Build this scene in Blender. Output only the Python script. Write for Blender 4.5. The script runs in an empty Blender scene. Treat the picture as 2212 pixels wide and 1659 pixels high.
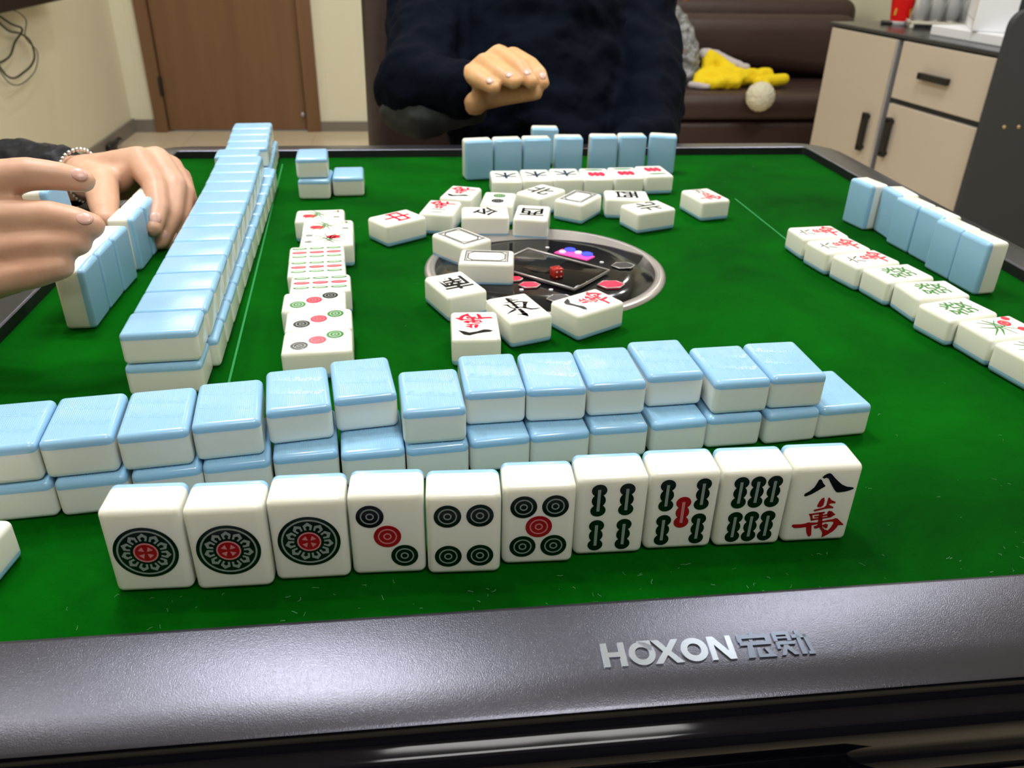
import bpy, bmesh, math, random
from mathutils import Vector, Matrix, Quaternion
random.seed(7)
C = bpy.context.scene.collection
sc = bpy.context.scene
PI = math.pi
Z0 = 0.70                     # height of the felt above the floor

# ------------------------------------------------------------------ camera, world, exposure, lamps
cam_d = bpy.data.cameras.new('camera')
cam = bpy.data.objects.new('camera', cam_d); C.objects.link(cam)
right = Vector((0.99364, -0.110824, 0.019925)); up = Vector((0.036641, 0.485554, 0.873439)); fwd = Vector((0.106473, 0.867154, -0.486526))
m3 = Matrix((right, up, -fwd)).transposed()
cam.matrix_world = Matrix.Translation((-0.105, -0.611, Z0 + 0.24111)) @ m3.to_4x4()
cam_d.sensor_fit = 'HORIZONTAL'; cam_d.sensor_width = 36; cam_d.lens = 1778.48 / 2212 * 36
cam_d.clip_start = 0.01; cam_d.clip_end = 50
cam_d.dof.use_dof = True; cam_d.dof.focus_distance = 0.40; cam_d.dof.aperture_fstop = 19
sc.camera = cam
w = bpy.data.worlds.new('world'); sc.world = w; w.use_nodes = True
w.node_tree.nodes['Background'].inputs[0].default_value = (1.0, 0.97, 0.93, 1)
w.node_tree.nodes['Background'].inputs[1].default_value = 0.25
sc.view_settings.view_transform = 'Standard'; sc.view_settings.look = 'None'
sc.view_settings.exposure = 0.0; sc.view_settings.gamma = 1.0; sc.view_settings.use_curve_mapping = False

CEIL = Z0 + 1.70
def area_light(name, x, y, sx, sy, power, col=(1.0, 0.96, 0.9), disk=False, z=CEIL - 0.045):
    d = bpy.data.lights.new(name, 'AREA'); d.energy = power; d.color = col
    d.shape = 'DISK' if disk else 'RECTANGLE'; d.size = sx
    if not disk: d.size_y = sy
    o = bpy.data.objects.new(name, d); o.location = (x, y, z); C.objects.link(o)
    return o
PANELS = [(-0.44, 0.54, 0.40, 0.26), (0.95, 0.95, 0.50, 0.30), (0.10, -1.25, 0.80, 0.40)]  # last panel is added fill behind the camera to brighten tile fronts
SPOTS = [(-1.15, 3.45), (-0.60, 2.60), (0.55, 2.72), (1.55, 2.9), (-1.1, 0.2), (0.3, -0.9), (1.5, 1.3), (-0.3, 0.15)]  # the downlight behind the camera is added to light the tile fronts
for x, y, sx, sy in PANELS: area_light('panel_lamp_light', x, y, sx - .04, sy - .04, 3.5 if y < 0 else 17, (0.94, 0.975, 1.0))
for x, y in SPOTS: area_light('downlight_light', x, y, 0.10, 0, 6.5, (1.0, 0.97, 0.92), True)

# ------------------------------------------------------------------ materials
def mat(name, col, rough=.5, metal=0.0, spec=.5, **k):
    m = bpy.data.materials.new(name); m.use_nodes = True
    b = m.node_tree.nodes['Principled BSDF']
    b.inputs['Base Color'].default_value = (*col, 1); b.inputs['Roughness'].default_value = rough
    b.inputs['Metallic'].default_value = metal; b.inputs['Specular IOR Level'].default_value = spec
    for kk, v in k.items():
        b.inputs[kk.replace('_', ' ')].default_value = v
    return m
def nodes(m): return m.node_tree.nodes, m.node_tree.links, m.node_tree.nodes['Principled BSDF']
def noise_bump(m, scale, strength, dist=0.001, detail=4, stretch=(1, 1, 1), coord='Object'):
    n, l, b = nodes(m)
    tc = n.new('ShaderNodeTexCoord'); mp = n.new('ShaderNodeMapping'); mp.inputs['Scale'].default_value = stretch
    t = n.new('ShaderNodeTexNoise'); t.inputs['Scale'].default_value = scale; t.inputs['Detail'].default_value = detail
    bp = n.new('ShaderNodeBump'); bp.inputs['Strength'].default_value = strength; bp.inputs['Distance'].default_value = dist
    l.new(tc.outputs[coord], mp.inputs['Vector']); l.new(mp.outputs['Vector'], t.inputs['Vector'])
    l.new(t.outputs['Fac'], bp.inputs['Height']); l.new(bp.outputs['Normal'], b.inputs['Normal'])
    return t
def noise_color(m, c1, c2, scale, detail=5, lo=.35, hi=.65, stretch=(1, 1, 1), coord='Object', dist=0.0):
    n, l, b = nodes(m)
    tc = n.new('ShaderNodeTexCoord'); mp = n.new('ShaderNodeMapping'); mp.inputs['Scale'].default_value = stretch
    t = n.new('ShaderNodeTexNoise'); t.inputs['Scale'].default_value = scale; t.inputs['Detail'].default_value = detail
    t.inputs['Distortion'].default_value = dist; t.inputs['Roughness'].default_value = .65
    r = n.new('ShaderNodeValToRGB'); r.color_ramp.elements[0].position = lo; r.color_ramp.elements[1].position = hi
    r.color_ramp.elements[0].color = (*c1, 1); r.color_ramp.elements[1].color = (*c2, 1)
    l.new(tc.outputs[coord], mp.inputs['Vector']); l.new(mp.outputs['Vector'], t.inputs['Vector'])
    l.new(t.outputs['Fac'], r.inputs['Fac']); l.new(r.outputs['Color'], b.inputs['Base Color'])
    return r
M = {}
M['ivory'] = mat('ivory_resin', (0.86, 0.86, 0.785), .15, Subsurface_Weight=.45, Subsurface_Scale=.004, Subsurface_Radius=(1.0, .95, .50))
M['blue'] = mat('blue_resin', (0.31, 0.56, 0.79), .17, Subsurface_Weight=.15, Subsurface_Scale=.002)
# ribbed back: fine ribs run along the tile, only on the flat back face
def ribbed(m):
    n, l, b = nodes(m)
    tc = n.new('ShaderNodeTexCoord'); sp = n.new('ShaderNodeSeparateXYZ'); l.new(tc.outputs['Object'], sp.inputs[0])
    mu = n.new('ShaderNodeMath'); mu.operation = 'MULTIPLY'; mu.inputs[1].default_value = 2 * PI / 0.00092
    l.new(sp.outputs['X'], mu.inputs[0])
    si = n.new('ShaderNodeMath'); si.operation = 'SINE'; l.new(mu.outputs[0], si.inputs[0])
    # fade the ribs out at the rounded border
    def edge(o, lim):
        a = n.new('ShaderNodeMath'); a.operation = 'ABSOLUTE'; l.new(sp.outputs[o], a.inputs[0])
        g = n.new('ShaderNodeMath'); g.operation = 'LESS_THAN'; g.inputs[1].default_value = lim; l.new(a.outputs[0], g.inputs[0]); return g
    gx, gy = edge('X', .0128), edge('Y', .0180)
    gz = n.new('ShaderNodeMath'); gz.operation = 'LESS_THAN'; gz.inputs[1].default_value = -.0098; l.new(sp.outputs['Z'], gz.inputs[0])
    p = si
    for g in (gx, gy, gz):
        q = n.new('ShaderNodeMath'); q.operation = 'MULTIPLY'; l.new(p.outputs[0], q.inputs[0]); l.new(g.outputs[0], q.inputs[1]); p = q
    bp = n.new('ShaderNodeBump'); bp.inputs['Strength'].default_value = .55; bp.inputs['Distance'].default_value = .00012
    l.new(p.outputs[0], bp.inputs['Height']); l.new(bp.outputs['Normal'], b.inputs['Normal'])
ribbed(M['blue'])
M['blue_plain'] = mat('blue_resin_lettering', (0.31, 0.56, 0.79), .2)
M['ink_green'] = mat('dark_green_paint', (0.0015, 0.011, 0.005), .12); noise_bump(M['ink_green'], 900, .25, .0002)
M['ink_leaf'] = mat('leaf_green_paint', (0.03, 0.20, 0.03), .2)
M['ink_red'] = mat('red_paint', (0.32, 0.003, 0.012), .16); noise_bump(M['ink_red'], 900, .25, .0002)
M['ink_black'] = mat('black_paint', (0.004, 0.005, 0.009), .14); noise_bump(M['ink_black'], 900, .2, .0002)
M['ink_grey'] = mat('scratched_grey_line', (0.27, 0.32, 0.30), .3)
M['ink_pale'] = mat('scratched_pale_green_line', (0.50, .66, .52), .3)
M['ink_red_lit'] = mat('lit_red_paint', (0.80, 0.006, 0.05), .2)  # front-row red brightened: the light on upward faces is in the colour
M['ink_pink'] = mat('scratched_pink_line', (0.62, 0.22, 0.26), .3)
M['felt'] = mat('green_felt', (0.0, .14, .005), .95, spec=.04, Sheen_Weight=.12, Sheen_Roughness=.4)
M['felt'].node_tree.nodes['Principled BSDF'].inputs['Sheen Tint'].default_value = (0.05, .6, .1, 1)
r = noise_color(M['felt'], (0.0000, .026, .0010), (0.0001, .105, .0014), 5, 8, .3, .72, dist=.4)
noise_bump(M['felt'], 1400, .5, .0006, 3)
M['felt_line'] = mat('felt_edge_line', (0.0, .22, .04), .8)
M['lint'] = mat('lint_fibre', (0.35, .62, .42), .8)
M['rim'] = mat('grey_textured_rim', (0.080, 0.080, 0.100), .28, .85, spec=.5)
noise_bump(M['rim'], 2300, .38, .0002, 2)
M['gloss_black'] = mat('glossy_black_plastic', (0.003, 0.003, 0.006), .07, spec=.3)
noise_bump(M['gloss_black'], 12, .12, .004, 2)
M['matte_black'] = mat('matte_black_plastic', (0.006, 0.006, 0.008), .55)
M['chrome'] = mat('polished_letter_metal', (0.55, 0.61, 0.72), .22, 1.0)
M['shaded_chrome'] = mat('shaded_letter_metal', (0.20, 0.23, 0.30), .22, 1.0)  # same chrome darkened: dimmer reflection at the right end put into colour
M['silver'] = mat('silver_plastic_ring', (0.42, 0.39, 0.38), .28, .6)
M['plate'] = mat('black_control_plate', (0.006, 0.006, 0.008), .12)
M['button'] = mat('red_button', (0.75, 0.01, 0.06), .25)
M['button'].node_tree.nodes['Principled BSDF'].inputs['Emission Color'].default_value = (1, .02, .1, 1)
M['button'].node_tree.nodes['Principled BSDF'].inputs['Emission Strength'].default_value = .25
M['dark_button'] = mat('grey_button', (0.03, 0.03, 0.035), .3)
M['dot'] = mat('white_print', (0.6, .6, .62), .4)
def emis(name, col, s):
    m = mat(name, (0, 0, 0), .4); b = m.node_tree.nodes['Principled BSDF']
    b.inputs['Emission Color'].default_value = (*col, 1); b.inputs['Emission Strength'].default_value = s; return m
M['led_blue'] = emis('blue_display_light', (0.02, 0.04, 1), 2.2)
M['led_pink'] = emis('pink_display_light', (1, 0.05, 0.35), 1.6)
M['led_white'] = emis('white_display_light', (.8, .7, 1), 1.2)
M['lamp'] = emis('lamp_diffuser', (1, .97, .93), 9)
M['glass'] = mat('clear_plastic', (0.9, .9, .92), .03, Transmission_Weight=1.0, IOR=1.3)
M['glass_cup'] = mat('clear_glass', (0.95, .95, .95), .05, Transmission_Weight=.85, IOR=1.2)
M['dice'] = mat('red_dice', (0.62, 0.03, 0.02), .1, Transmission_Weight=.4)
M['skin'] = mat('skin', (0.62, 0.36, 0.24), .48, Subsurface_Weight=.25, Subsurface_Scale=.006, Subsurface_Radius=(1, .35, .2))
noise_color(M['skin'], (0.56, 0.30, 0.20), (0.68, 0.41, 0.28), 28, 4, .3, .7)
noise_bump(M['skin'], 260, .22, .0006, 5)
M['skin2'] = mat('warm_skin', (0.66, 0.36, 0.17), .5, Subsurface_Weight=.25, Subsurface_Scale=.006, Subsurface_Radius=(1, .35, .2))
noise_color(M['skin2'], (0.58, 0.29, 0.12), (0.72, 0.42, 0.20), 24, 4, .3, .7)
noise_bump(M['skin2'], 240, .2, .0006, 5)
M['nail'] = mat('fingernail', (0.70, 0.41, 0.34), .32)
M['jacket'] = mat('black_jacket', (0.0022, 0.0028, 0.006), .5, spec=.2); noise_bump(M['jacket'], 60, .5, .004, 4)
M['navy'] = mat('dark_navy_jacket', (0.0018, 0.0034, 0.0080), .8, spec=.04); noise_bump(M['navy'], 16, .6, .012, 4)
M['grey_lining'] = mat('dark_grey_lining', (0.010, .014, .013), .8)
M['trousers'] = mat('dark_trousers', (0.01, .01, .014), .8)
M['leather'] = mat('dark_brown_leather', (0.030, 0.014, 0.013), .42); noise_bump(M['leather'], 40, .35, .004, 4)
M['sofa'] = mat('brown_sofa_leather', (0.042, 0.019, 0.016), .48); noise_bump(M['sofa'], 9, .4, .01, 4)
M['yellow'] = mat('yellow_fabric', (0.90, 0.66, 0.0), .8); noise_bump(M['yellow'], 22, .5, .01, 3)
M['lining'] = mat('pale_grey_lining', (0.55, 0.5, 0.52), .8)
M['pom'] = mat('cream_fleece', (0.74, 0.69, 0.52), .95); noise_bump(M['pom'], 90, 1.0, .01, 4)
M['bag'] = mat('crumpled_clear_bag', (0.30, 0.31, 0.33), .3, Alpha=.85)
noise_color(M['bag'], (0.10, 0.11, 0.12), (0.48, 0.49, 0.52), 22, 6, .35, .62, dist=1.0); noise_bump(M['bag'], 40, .9, .01, 4)
M['orange'] = mat('orange_fruit_pack', (0.55, 0.20, 0.05), .5)
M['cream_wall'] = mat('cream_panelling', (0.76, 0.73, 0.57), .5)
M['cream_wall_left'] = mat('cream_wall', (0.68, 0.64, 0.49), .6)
def panel_grooves(m, axis, step):
    n, l, b = nodes(m)
    tc = n.new('ShaderNodeTexCoord'); sp = n.new('ShaderNodeSeparateXYZ'); l.new(tc.outputs['Object'], sp.inputs[0])
    f = n.new('ShaderNodeMath'); f.operation = 'PINGPONG'; f.inputs[1].default_value = step; l.new(sp.outputs[axis], f.inputs[0])
    g = n.new('ShaderNodeMapRange'); g.inputs[1].default_value = 0; g.inputs[2].default_value = .004; l.new(f.outputs[0], g.inputs[0])
    bp = n.new('ShaderNodeBump'); bp.inputs['Strength'].default_value = .5; bp.inputs['Distance'].default_value = .002
    l.new(g.outputs[0], bp.inputs['Height']); l.new(bp.outputs['Normal'], b.inputs['Normal'])
panel_grooves(M['cream_wall'], 'X', .09); panel_grooves(M['cream_wall_left'], 'Y', .12)
M['dark_near_wall'] = mat('dark_grey_wall', (.05, .05, .055), .7)  # unseen near wall, made dark to keep the skirt's reflections dark
M['wood'] = mat('brown_door_wood', (0.15, 0.07, 0.03), .45)
noise_color(M['wood'], (0.15, 0.072, 0.030), (0.215, 0.112, 0.052), 9, 5, .3, .7, (1, 1, .06))
M['wood_frame'] = mat('brown_frame_wood', (0.14, 0.062, 0.026), .45)
noise_color(M['wood_frame'], (0.145, 0.070, 0.030), (0.20, 0.105, 0.050), 9, 5, .3, .7, (1, 1, .06))
M['base_grey'] = mat('grey_baseboard', (0.20, 0.175, 0.15), .5)
M['floor'] = mat('beige_floor_tile', (0.56, 0.47, 0.33), .22)
def tile_floor(m):
    n, l, b = nodes(m)
    tc = n.new('ShaderNodeTexCoord'); br = n.new('ShaderNodeTexBrick'); br.offset = 0
    br.inputs['Scale'].default_value = 1.0; br.inputs['Mortar Size'].default_value = .004; br.inputs['Brick Width'].default_value = .6; br.inputs['Row Height'].default_value = .6
    br.inputs['Color1'].default_value = (.56, .47, .33, 1); br.inputs['Color2'].default_value = (.60, .50, .36, 1); br.inputs['Mortar'].default_value = (.50, .42, .30, 1)
    l.new(tc.outputs['Object'], br.inputs['Vector']); l.new(br.outputs['Color'], b.inputs['Base Color'])
tile_floor(M['floor'])
M['white'] = mat('white_ceiling', (0.78, .77, .73), .8)
M['beige'] = mat('beige_laminate', (0.54, 0.465, 0.375), .5)
M['charcoal'] = mat('charcoal_laminate', (0.030, 0.036, 0.042), .5)
M['counter'] = mat('dark_counter', (0.035, 0.036, 0.040), .25)
M['panel_dark'] = mat('slate_panel', (0.028, 0.032, 0.038), .6)
M['alu'] = mat('aluminium_edge', (0.60, 0.60, 0.64), .3, .7)
M['brass'] = mat('brass_fitting', (0.55, 0.40, 0.20), .4, .6)
M['red'] = mat('red_paper', (0.80, 0.003, 0.002), .4)
M['paper'] = mat('white_paper', (0.82, .82, .85), .5)
M['gold'] = mat('gold_print', (0.6, .30, .04), .4)
M['print'] = mat('grey_print', (0.16, .16, .17), .5)
M['cream_plastic'] = mat('cream_plastic', (0.66, .62, .50), .4)
M['tv'] = mat('black_television', (0.004, .004, .005), .3)
M['cable'] = mat('black_cable', (0.010, .009, .007), .5)
M['bracelet'] = mat('silver_bracelet', (0.75, .75, .74), .2, 1.0)

# ------------------------------------------------------------------ helpers
def link(name, me, m=None, parent=None, loc=(0, 0, 0), rot=None):
    o = bpy.data.objects.new(name, me); C.objects.link(o)
    if m is not None and not me.materials: me.materials.append(m)
    o.parent = parent; o.location = loc
    if rot is not None: o.rotation_euler = rot
    return o
def obj(name, bm, m, parent=None, smooth=False, loc=(0, 0, 0), rot=None):
    me = bpy.data.meshes.new(name); bm.to_mesh(me); bm.free()
    if smooth:
        for p in me.polygons: p.use_smooth = True
    return link(name, me, m, parent, loc, rot)
def tag(o, label, cat, group=None):
    o['label'] = label; o['category'] = cat
    if group: o['group'] = group
    return o
def thing(name, label, cat, loc=(0, 0, 0), rz=0, group=None):
    o = bpy.data.objects.new(name, None); C.objects.link(o); o.location = loc; o.rotation_euler = (0, 0, rz)
    o.empty_display_size = .01
    return tag(o, label, cat, group)
def struct(o): o['kind'] = 'structure'; return o
def box(bm, x0, x1, y0, y1, z0, z1, bev=0, seg=2, rz=None, org=None):
    r = bmesh.ops.create_cube(bm, size=1)['verts']
    bmesh.ops.scale(bm, vec=(x1 - x0, y1 - y0, z1 - z0), verts=r)
    bmesh.ops.translate(bm, vec=((x0 + x1) / 2, (y0 + y1) / 2, (z0 + z1) / 2), verts=r)
    if bev:
        es = list({e for v in r for e in v.link_edges})
        g = bmesh.ops.bevel(bm, geom=es, offset=bev, segments=seg, profile=.5, affect='EDGES'); r = list({v for f in g['faces'] for v in f.verts} | {v for v in r if v.is_valid})
    if rz is not None: bmesh.ops.rotate(bm, cent=org or (0, 0, 0), matrix=Matrix.Rotation(rz, 3, 'Z'), verts=r)
    return r
def bxo(name, m, parent, x0, x1, y0, y1, z0, z1, bev=0, seg=2, smooth=False, **k):
    bm = bmesh.new(); box(bm, x0, x1, y0, y1, z0, z1, bev, seg); return obj(name, bm, m, parent, smooth, **k)
def tube(bm, pts, rad, seg=8, caps=True):
    pts = [Vector(p) for p in pts]; rings = []
    for i, p in enumerate(pts):
        d = (pts[min(i + 1, len(pts) - 1)] - pts[max(i - 1, 0)]).normalized()
        a = d.orthogonal().normalized() if i == 0 else (a - d * a.dot(d)).normalized()
        b = d.cross(a); r = rad[i] if isinstance(rad, (list, tuple)) else rad
        rings.append([bm.verts.new(p + (a * math.cos(t) + b * math.sin(t)) * r) for t in [2 * PI * k / seg for k in range(seg)]])
    for A, B in zip(rings, rings[1:]):
        for k in range(seg): bm.faces.new((A[k], A[(k + 1) % seg], B[(k + 1) % seg], B[k]))
    if caps: bm.faces.new(rings[0][::-1]); bm.faces.new(rings[-1])
def lathe(bm, prof, seg=48, cx=0, cy=0, cap0=False, cap1=False):
    rings = [[bm.verts.new((cx + r * math.cos(t), cy + r * math.sin(t), z)) for t in [2 * PI * k / seg for k in range(seg)]] for r, z in prof]
    for A, B in zip(rings, rings[1:]):
        for k in range(seg): bm.faces.new((A[k], A[(k + 1) % seg], B[(k + 1) % seg], B[k]))
    if cap0: bm.faces.new(rings[0][::-1])
    if cap1: bm.faces.new(rings[-1])
def poly(bm, pts, z0, z1):
    """closed 2-D outline extruded from z0 to z1"""
    a = sum(p[0] * q[1] - q[0] * p[1] for p, q in zip(pts, pts[1:] + pts[:1]))
    if a < 0: pts = pts[::-1]
    A = [bm.verts.new((p[0], p[1], z0)) for p in pts]; B = [bm.verts.new((p[0], p[1], z1)) for p in pts]
    n = len(pts); f = bm.faces.new(B); bm.faces.new(A[::-1])
    for i in range(n): bm.faces.new((A[i], A[(i + 1) % n], B[(i + 1) % n], B[i]))
def disc(bm, cx, cy, r, z0, z1, seg=32, ry=None):
    poly(bm, [(cx + r * math.cos(2 * PI * k / seg), cy + (ry or r) * math.sin(2 * PI * k / seg)) for k in range(seg)], z0, z1)
def ring(bm, cx, cy, r0, r1, z0, z1, seg=40):
    A = []
    for r, z in ((r0, z0), (r0, z1), (r1, z1), (r1, z0)):
        A.append([bm.verts.new((cx + r * math.cos(2 * PI * k / seg), cy + r * math.sin(2 * PI * k / seg), z)) for k in range(seg)])
    for i in range(4):
        P, Q = A[i], A[(i + 1) % 4]
        for k in range(seg): bm.faces.new((P[k], P[(k + 1) % seg], Q[(k + 1) % seg], Q[k]))
    bmesh.ops.recalc_face_normals(bm, faces=bm.faces)
def stroke(bm, pts, z0, z1):
    """brush stroke: points with half widths"""
    n = len(pts); L, R = [], []
    for i, (x, y, r) in enumerate(pts):
        a, b = pts[max(i - 1, 0)], pts[min(i + 1, n - 1)]
        dx, dy = b[0] - a[0], b[1] - a[1]; d = math.hypot(dx, dy) or 1
        L.append((x - dy / d * r, y + dx / d * r)); R.append((x + dy / d * r, y - dx / d * r))
    for i in range(n - 1):
        q = [L[i], R[i], R[i + 1], L[i + 1]]
        poly(bm, q, z0, z1)
        if 0 < i: disc(bm, pts[i][0], pts[i][1], pts[i][2] * .98, z0, z1, 10)
def text_mesh(name, body, size, extrude=.0001, offset=0.0, align='CENTER', shear=0):
    c = bpy.data.curves.new(name, 'FONT'); c.body = body; c.size = size; c.extrude = extrude; c.offset = offset; c.shear = shear
    c.align_x = align; c.align_y = 'CENTER'; c.resolution_u = 3
    o = bpy.data.objects.new(name, c); C.objects.link(o); bpy.context.view_layer.update()
    dg = bpy.context.evaluated_depsgraph_get()
    me = bpy.data.meshes.new_from_object(o.evaluated_get(dg)); me.name = name
    me.materials.clear()
    bpy.data.objects.remove(o); bpy.data.curves.remove(c)
    return me
def blob_bm(chains, dens=.35, shrink=1.0, sub=2):
    bm = bmesh.new()
    for ch in chains:
        for (a, b) in zip(ch, ch[1:]):
            pa, pb = Vector(a[:3]), Vector(b[:3]); L = (pb - pa).length; st = max(1, int(L / (dens * min(a[3], b[3]) * shrink)))
            for k in range(st + 1):
                t = k / st; r = (a[3] * (1 - t) + b[3] * t) * shrink
                bmesh.ops.create_icosphere(bm, subdivisions=sub, radius=r, matrix=Matrix.Translation(pa.lerp(pb, t)))
    return bm
def remeshed(name, bm, m, voxel, smooth=4, parent=None, fac=.5, disp=None):
    me = bpy.data.meshes.new(name); bm.to_mesh(me); bm.free()
    o = bpy.data.objects.new(name, me); C.objects.link(o)
    r = o.modifiers.new('r', 'REMESH'); r.mode = 'VOXEL'; r.voxel_size = voxel; r.use_smooth_shade = True
    s = o.modifiers.new('s', 'SMOOTH'); s.iterations = smooth; s.factor = fac
    for (sz, st) in (disp or []):
        tx = bpy.data.textures.new(name, 'CLOUDS'); tx.noise_scale = sz; tx.noise_depth = 2
        d = o.modifiers.new('d', 'DISPLACE'); d.texture = tx; d.strength = st; d.mid_level = .5; d.texture_coords = 'GLOBAL'
    bpy.context.view_layer.update()
    dg = bpy.context.evaluated_depsgraph_get()
    me2 = bpy.data.meshes.new_from_object(o.evaluated_get(dg)); me2.name = name
    bpy.data.objects.remove(o); me2.materials.clear(); me2.materials.append(m)
    for p in me2.polygons: p.use_smooth = True
    return link(name, me2, None, parent)
def up_z(ch): return [(x, y, z + Z0, r) for x, y, z, r in ch]

# ------------------------------------------------------------------ the room
X0, X1, Y0, Y1 = -1.50, 2.15, -2.4, 3.79
o = bxo('floor', M['floor'], None, X0 - .1, X1 + .1, Y0 - .1, Y1 + .1, -.05, 0); struct(o)
o = bxo('ceiling', M['white'], None, X0 - .1, X1 + .1, Y0 - .1, Y1 + .1, CEIL, CEIL + .05); struct(o)
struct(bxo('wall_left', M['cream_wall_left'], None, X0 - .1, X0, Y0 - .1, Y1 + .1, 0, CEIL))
struct(bxo('wall_right', M['cream_wall'], None, X1, X1 + .1, Y0 - .1, Y1 + .1, 0, CEIL))
struct(bxo('wall_near', M['dark_near_wall'], None, X0, X1, Y0 - .1, Y0, 0, CEIL))
DX0, DX1, DTOP = -1.388, -0.577, 1.92
bm = bmesh.new(); box(bm, X0, DX0, Y1, Y1 + .1, 0, CEIL); box(bm, DX1, X1, Y1, Y1 + .1, 0, CEIL); box(bm, DX0, DX1, Y1, Y1 + .1, DTOP, CEIL)
struct(obj('wall_far', bm, M['cream_wall']))
struct(bxo('baseboard_left', M['base_grey'], None, X0, X0 + .012, Y0, Y1, 0, .065))
bm = bmesh.new(); box(bm, X0 + .012, DX0, Y1 - .012, Y1, 0, .06); box(bm, DX1, X1, Y1 - .012, Y1, 0, .048)
struct(obj('baseboard_far', bm, M['base_grey']))
# door with frame
bm = bmesh.new()
fw = .057
box(bm, DX0, DX0 + fw, Y1 - .02, Y1 + .09, 0, DTOP, .002); box(bm, DX1 - fw - .012, DX1, Y1 - .02, Y1 + .09, 0, DTOP, .002); box(bm, DX0, DX1, Y1 - .02, Y1 + .09, DTOP - fw, DTOP, .002)
dr = obj('door_1', bm, M['wood_frame']); struct(dr)
bxo('door_leaf', M['wood'], dr, DX0 + fw + .004, DX1 - fw - .016, Y1 + .004, Y1 + .044, .008, DTOP - fw - .004, .002)
hm = M['cable']
for zz in (.22, 1.0, 1.7): bxo('hinge', hm, dr, DX0 + fw - .006, DX0 + fw + .008, Y1 - .024, Y1 + .004, zz - .045, zz + .045, .002)
bm = bmesh.new(); lathe(bm, [(.012, 0), (.012, .008), (.008, .012), (.002, .013)], 20, cap0=True, cap1=True)
obj('floor_latch', bm, M['silver'], dr, True, loc=(-.665, Y1 + .004, .082), rot=(PI / 2, 0, 0))

# ceiling lamps (fixtures, added fill ones included)
for i, (x, y, sx, sy) in enumerate(PANELS):
    t = thing('ceiling_panel_lamp', ['white rectangular ceiling lamp above the left half of the table', 'white rectangular ceiling lamp on the cabinet side of the room', 'added white fill lamp on the ceiling behind the near player'][i], 'ceiling lamp', (x, y, CEIL - .03), 0, 'rectangular ceiling lamps')
    bm = bmesh.new()
    for a in (-1, 1):
        box(bm, a * sx / 2 - .01, a * sx / 2 + .01, -sy / 2, sy / 2, 0, .03); box(bm, -sx / 2, sx / 2, a * sy / 2 - .01, a * sy / 2 + .01, 0, .03)
    obj('frame', bm, M['alu'], t); bxo('diffuser', M['lamp'], t, -sx / 2 + .01, sx / 2 - .01, -sy / 2 + .01, sy / 2 - .01, .012, .03)
for i, (x, y) in enumerate(SPOTS):
    t = thing('ceiling_downlight', 'small round white downlight set in the ceiling', 'ceiling lamp', (x, y, CEIL - .02), 0, 'round ceiling downlights')
    bm = bmesh.new(); lathe(bm, [(.052, .02), (.064, .02), (.064, 0), (.056, -.004), (.052, 0), (.052, .02)], 32); obj('trim_ring', bm, M['alu'], t, True)
    bm = bmesh.new(); disc(bm, 0, 0, .051, .008, .012); obj('diffuser', bm, M['lamp'], t)

# television, cables, door stop on the left wall
t = thing('television', 'black television mounted on the cream left wall', 'television', (X0, 2.4, Z0 - .04))
bxo('housing', M['tv'], t, .05, .09, -.62, .62, 0, .70, .006); bxo('wall_bracket', M['cable'], t, .001, .05, -.15, .15, .2, .5)
random.seed(3)
def cable(pts, r, label):
    bm = bmesh.new()
    P = [Vector(p) for p in pts]; q = []
    for i in range(len(P) - 1):
        p0, p1, p2, p3 = P[max(i - 1, 0)], P[i], P[i + 1], P[min(i + 2, len(P) - 1)]
        for k in range(6):
            u = k / 6; q.append(.5 * ((2 * p1) + (-p0 + p2) * u + (2 * p0 - 5 * p1 + 4 * p2 - p3) * u * u + (-p0 + 3 * p1 - 3 * p2 + p3) * u ** 3))
    q.append(P[-1]); tube(bm, q, r, 6)
    tag(obj('cable', bm, M['cable'], None, True), label, 'cable', 'cables hanging below the television')
zx = X0 + .018
cable([(zx, 2.55, Z0 - .04), (zx, 2.66, Z0 - .09), (zx + .01, 2.72, Z0 - .115), (zx, 2.66, Z0 - .15), (zx, 2.58, Z0 - .19), (zx, 2.45, Z0 - .18), (zx, 2.42, Z0 - .04)], .0035, 'thick black cable looping below the television, nearest its corner')
cable([(zx + .011, 2.50, Z0 - .04), (zx + .011, 2.60, Z0 - .105), (zx + .011, 2.69, Z0 - .125), (zx + .011, 2.76, Z0 - .16), (zx + .011, 2.76, Z0 - .215), (zx + .011, 2.66, Z0 - .245), (zx + .011, 2.50, Z0 - .235), (zx + .011, 2.38, Z0 - .04)], .0035, 'black cable forming the lowest loop under the television')
cable([(zx + .022, 2.62, Z0 - .04), (zx + .022, 2.70, Z0 - .06), (zx + .022, 2.74, Z0 - .09), (zx + .022, 2.70, Z0 - .14), (zx + .022, 2.77, Z0 - .20), (zx + .022, 2.68, Z0 - .262), (zx + .022, 2.48, Z0 - .255), (zx + .022, 2.35, Z0 - .04)], .0018, 'thin black cord tangled around the thicker television cables')
bm = bmesh.new(); box(bm, -.012, .012, -.05, .04, 0, .045, .008); tube(bm, [(0, .03, .03), (0.01, .08, .045), (0.012, .11, .035)], [.012, .008, .006], 8)
tag(obj('door_stop', bm, M['cable'], None, True, loc=(X0 + .026, 3.36, .0)), 'small black door stop on the floor by the left wall', 'door stop')

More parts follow.
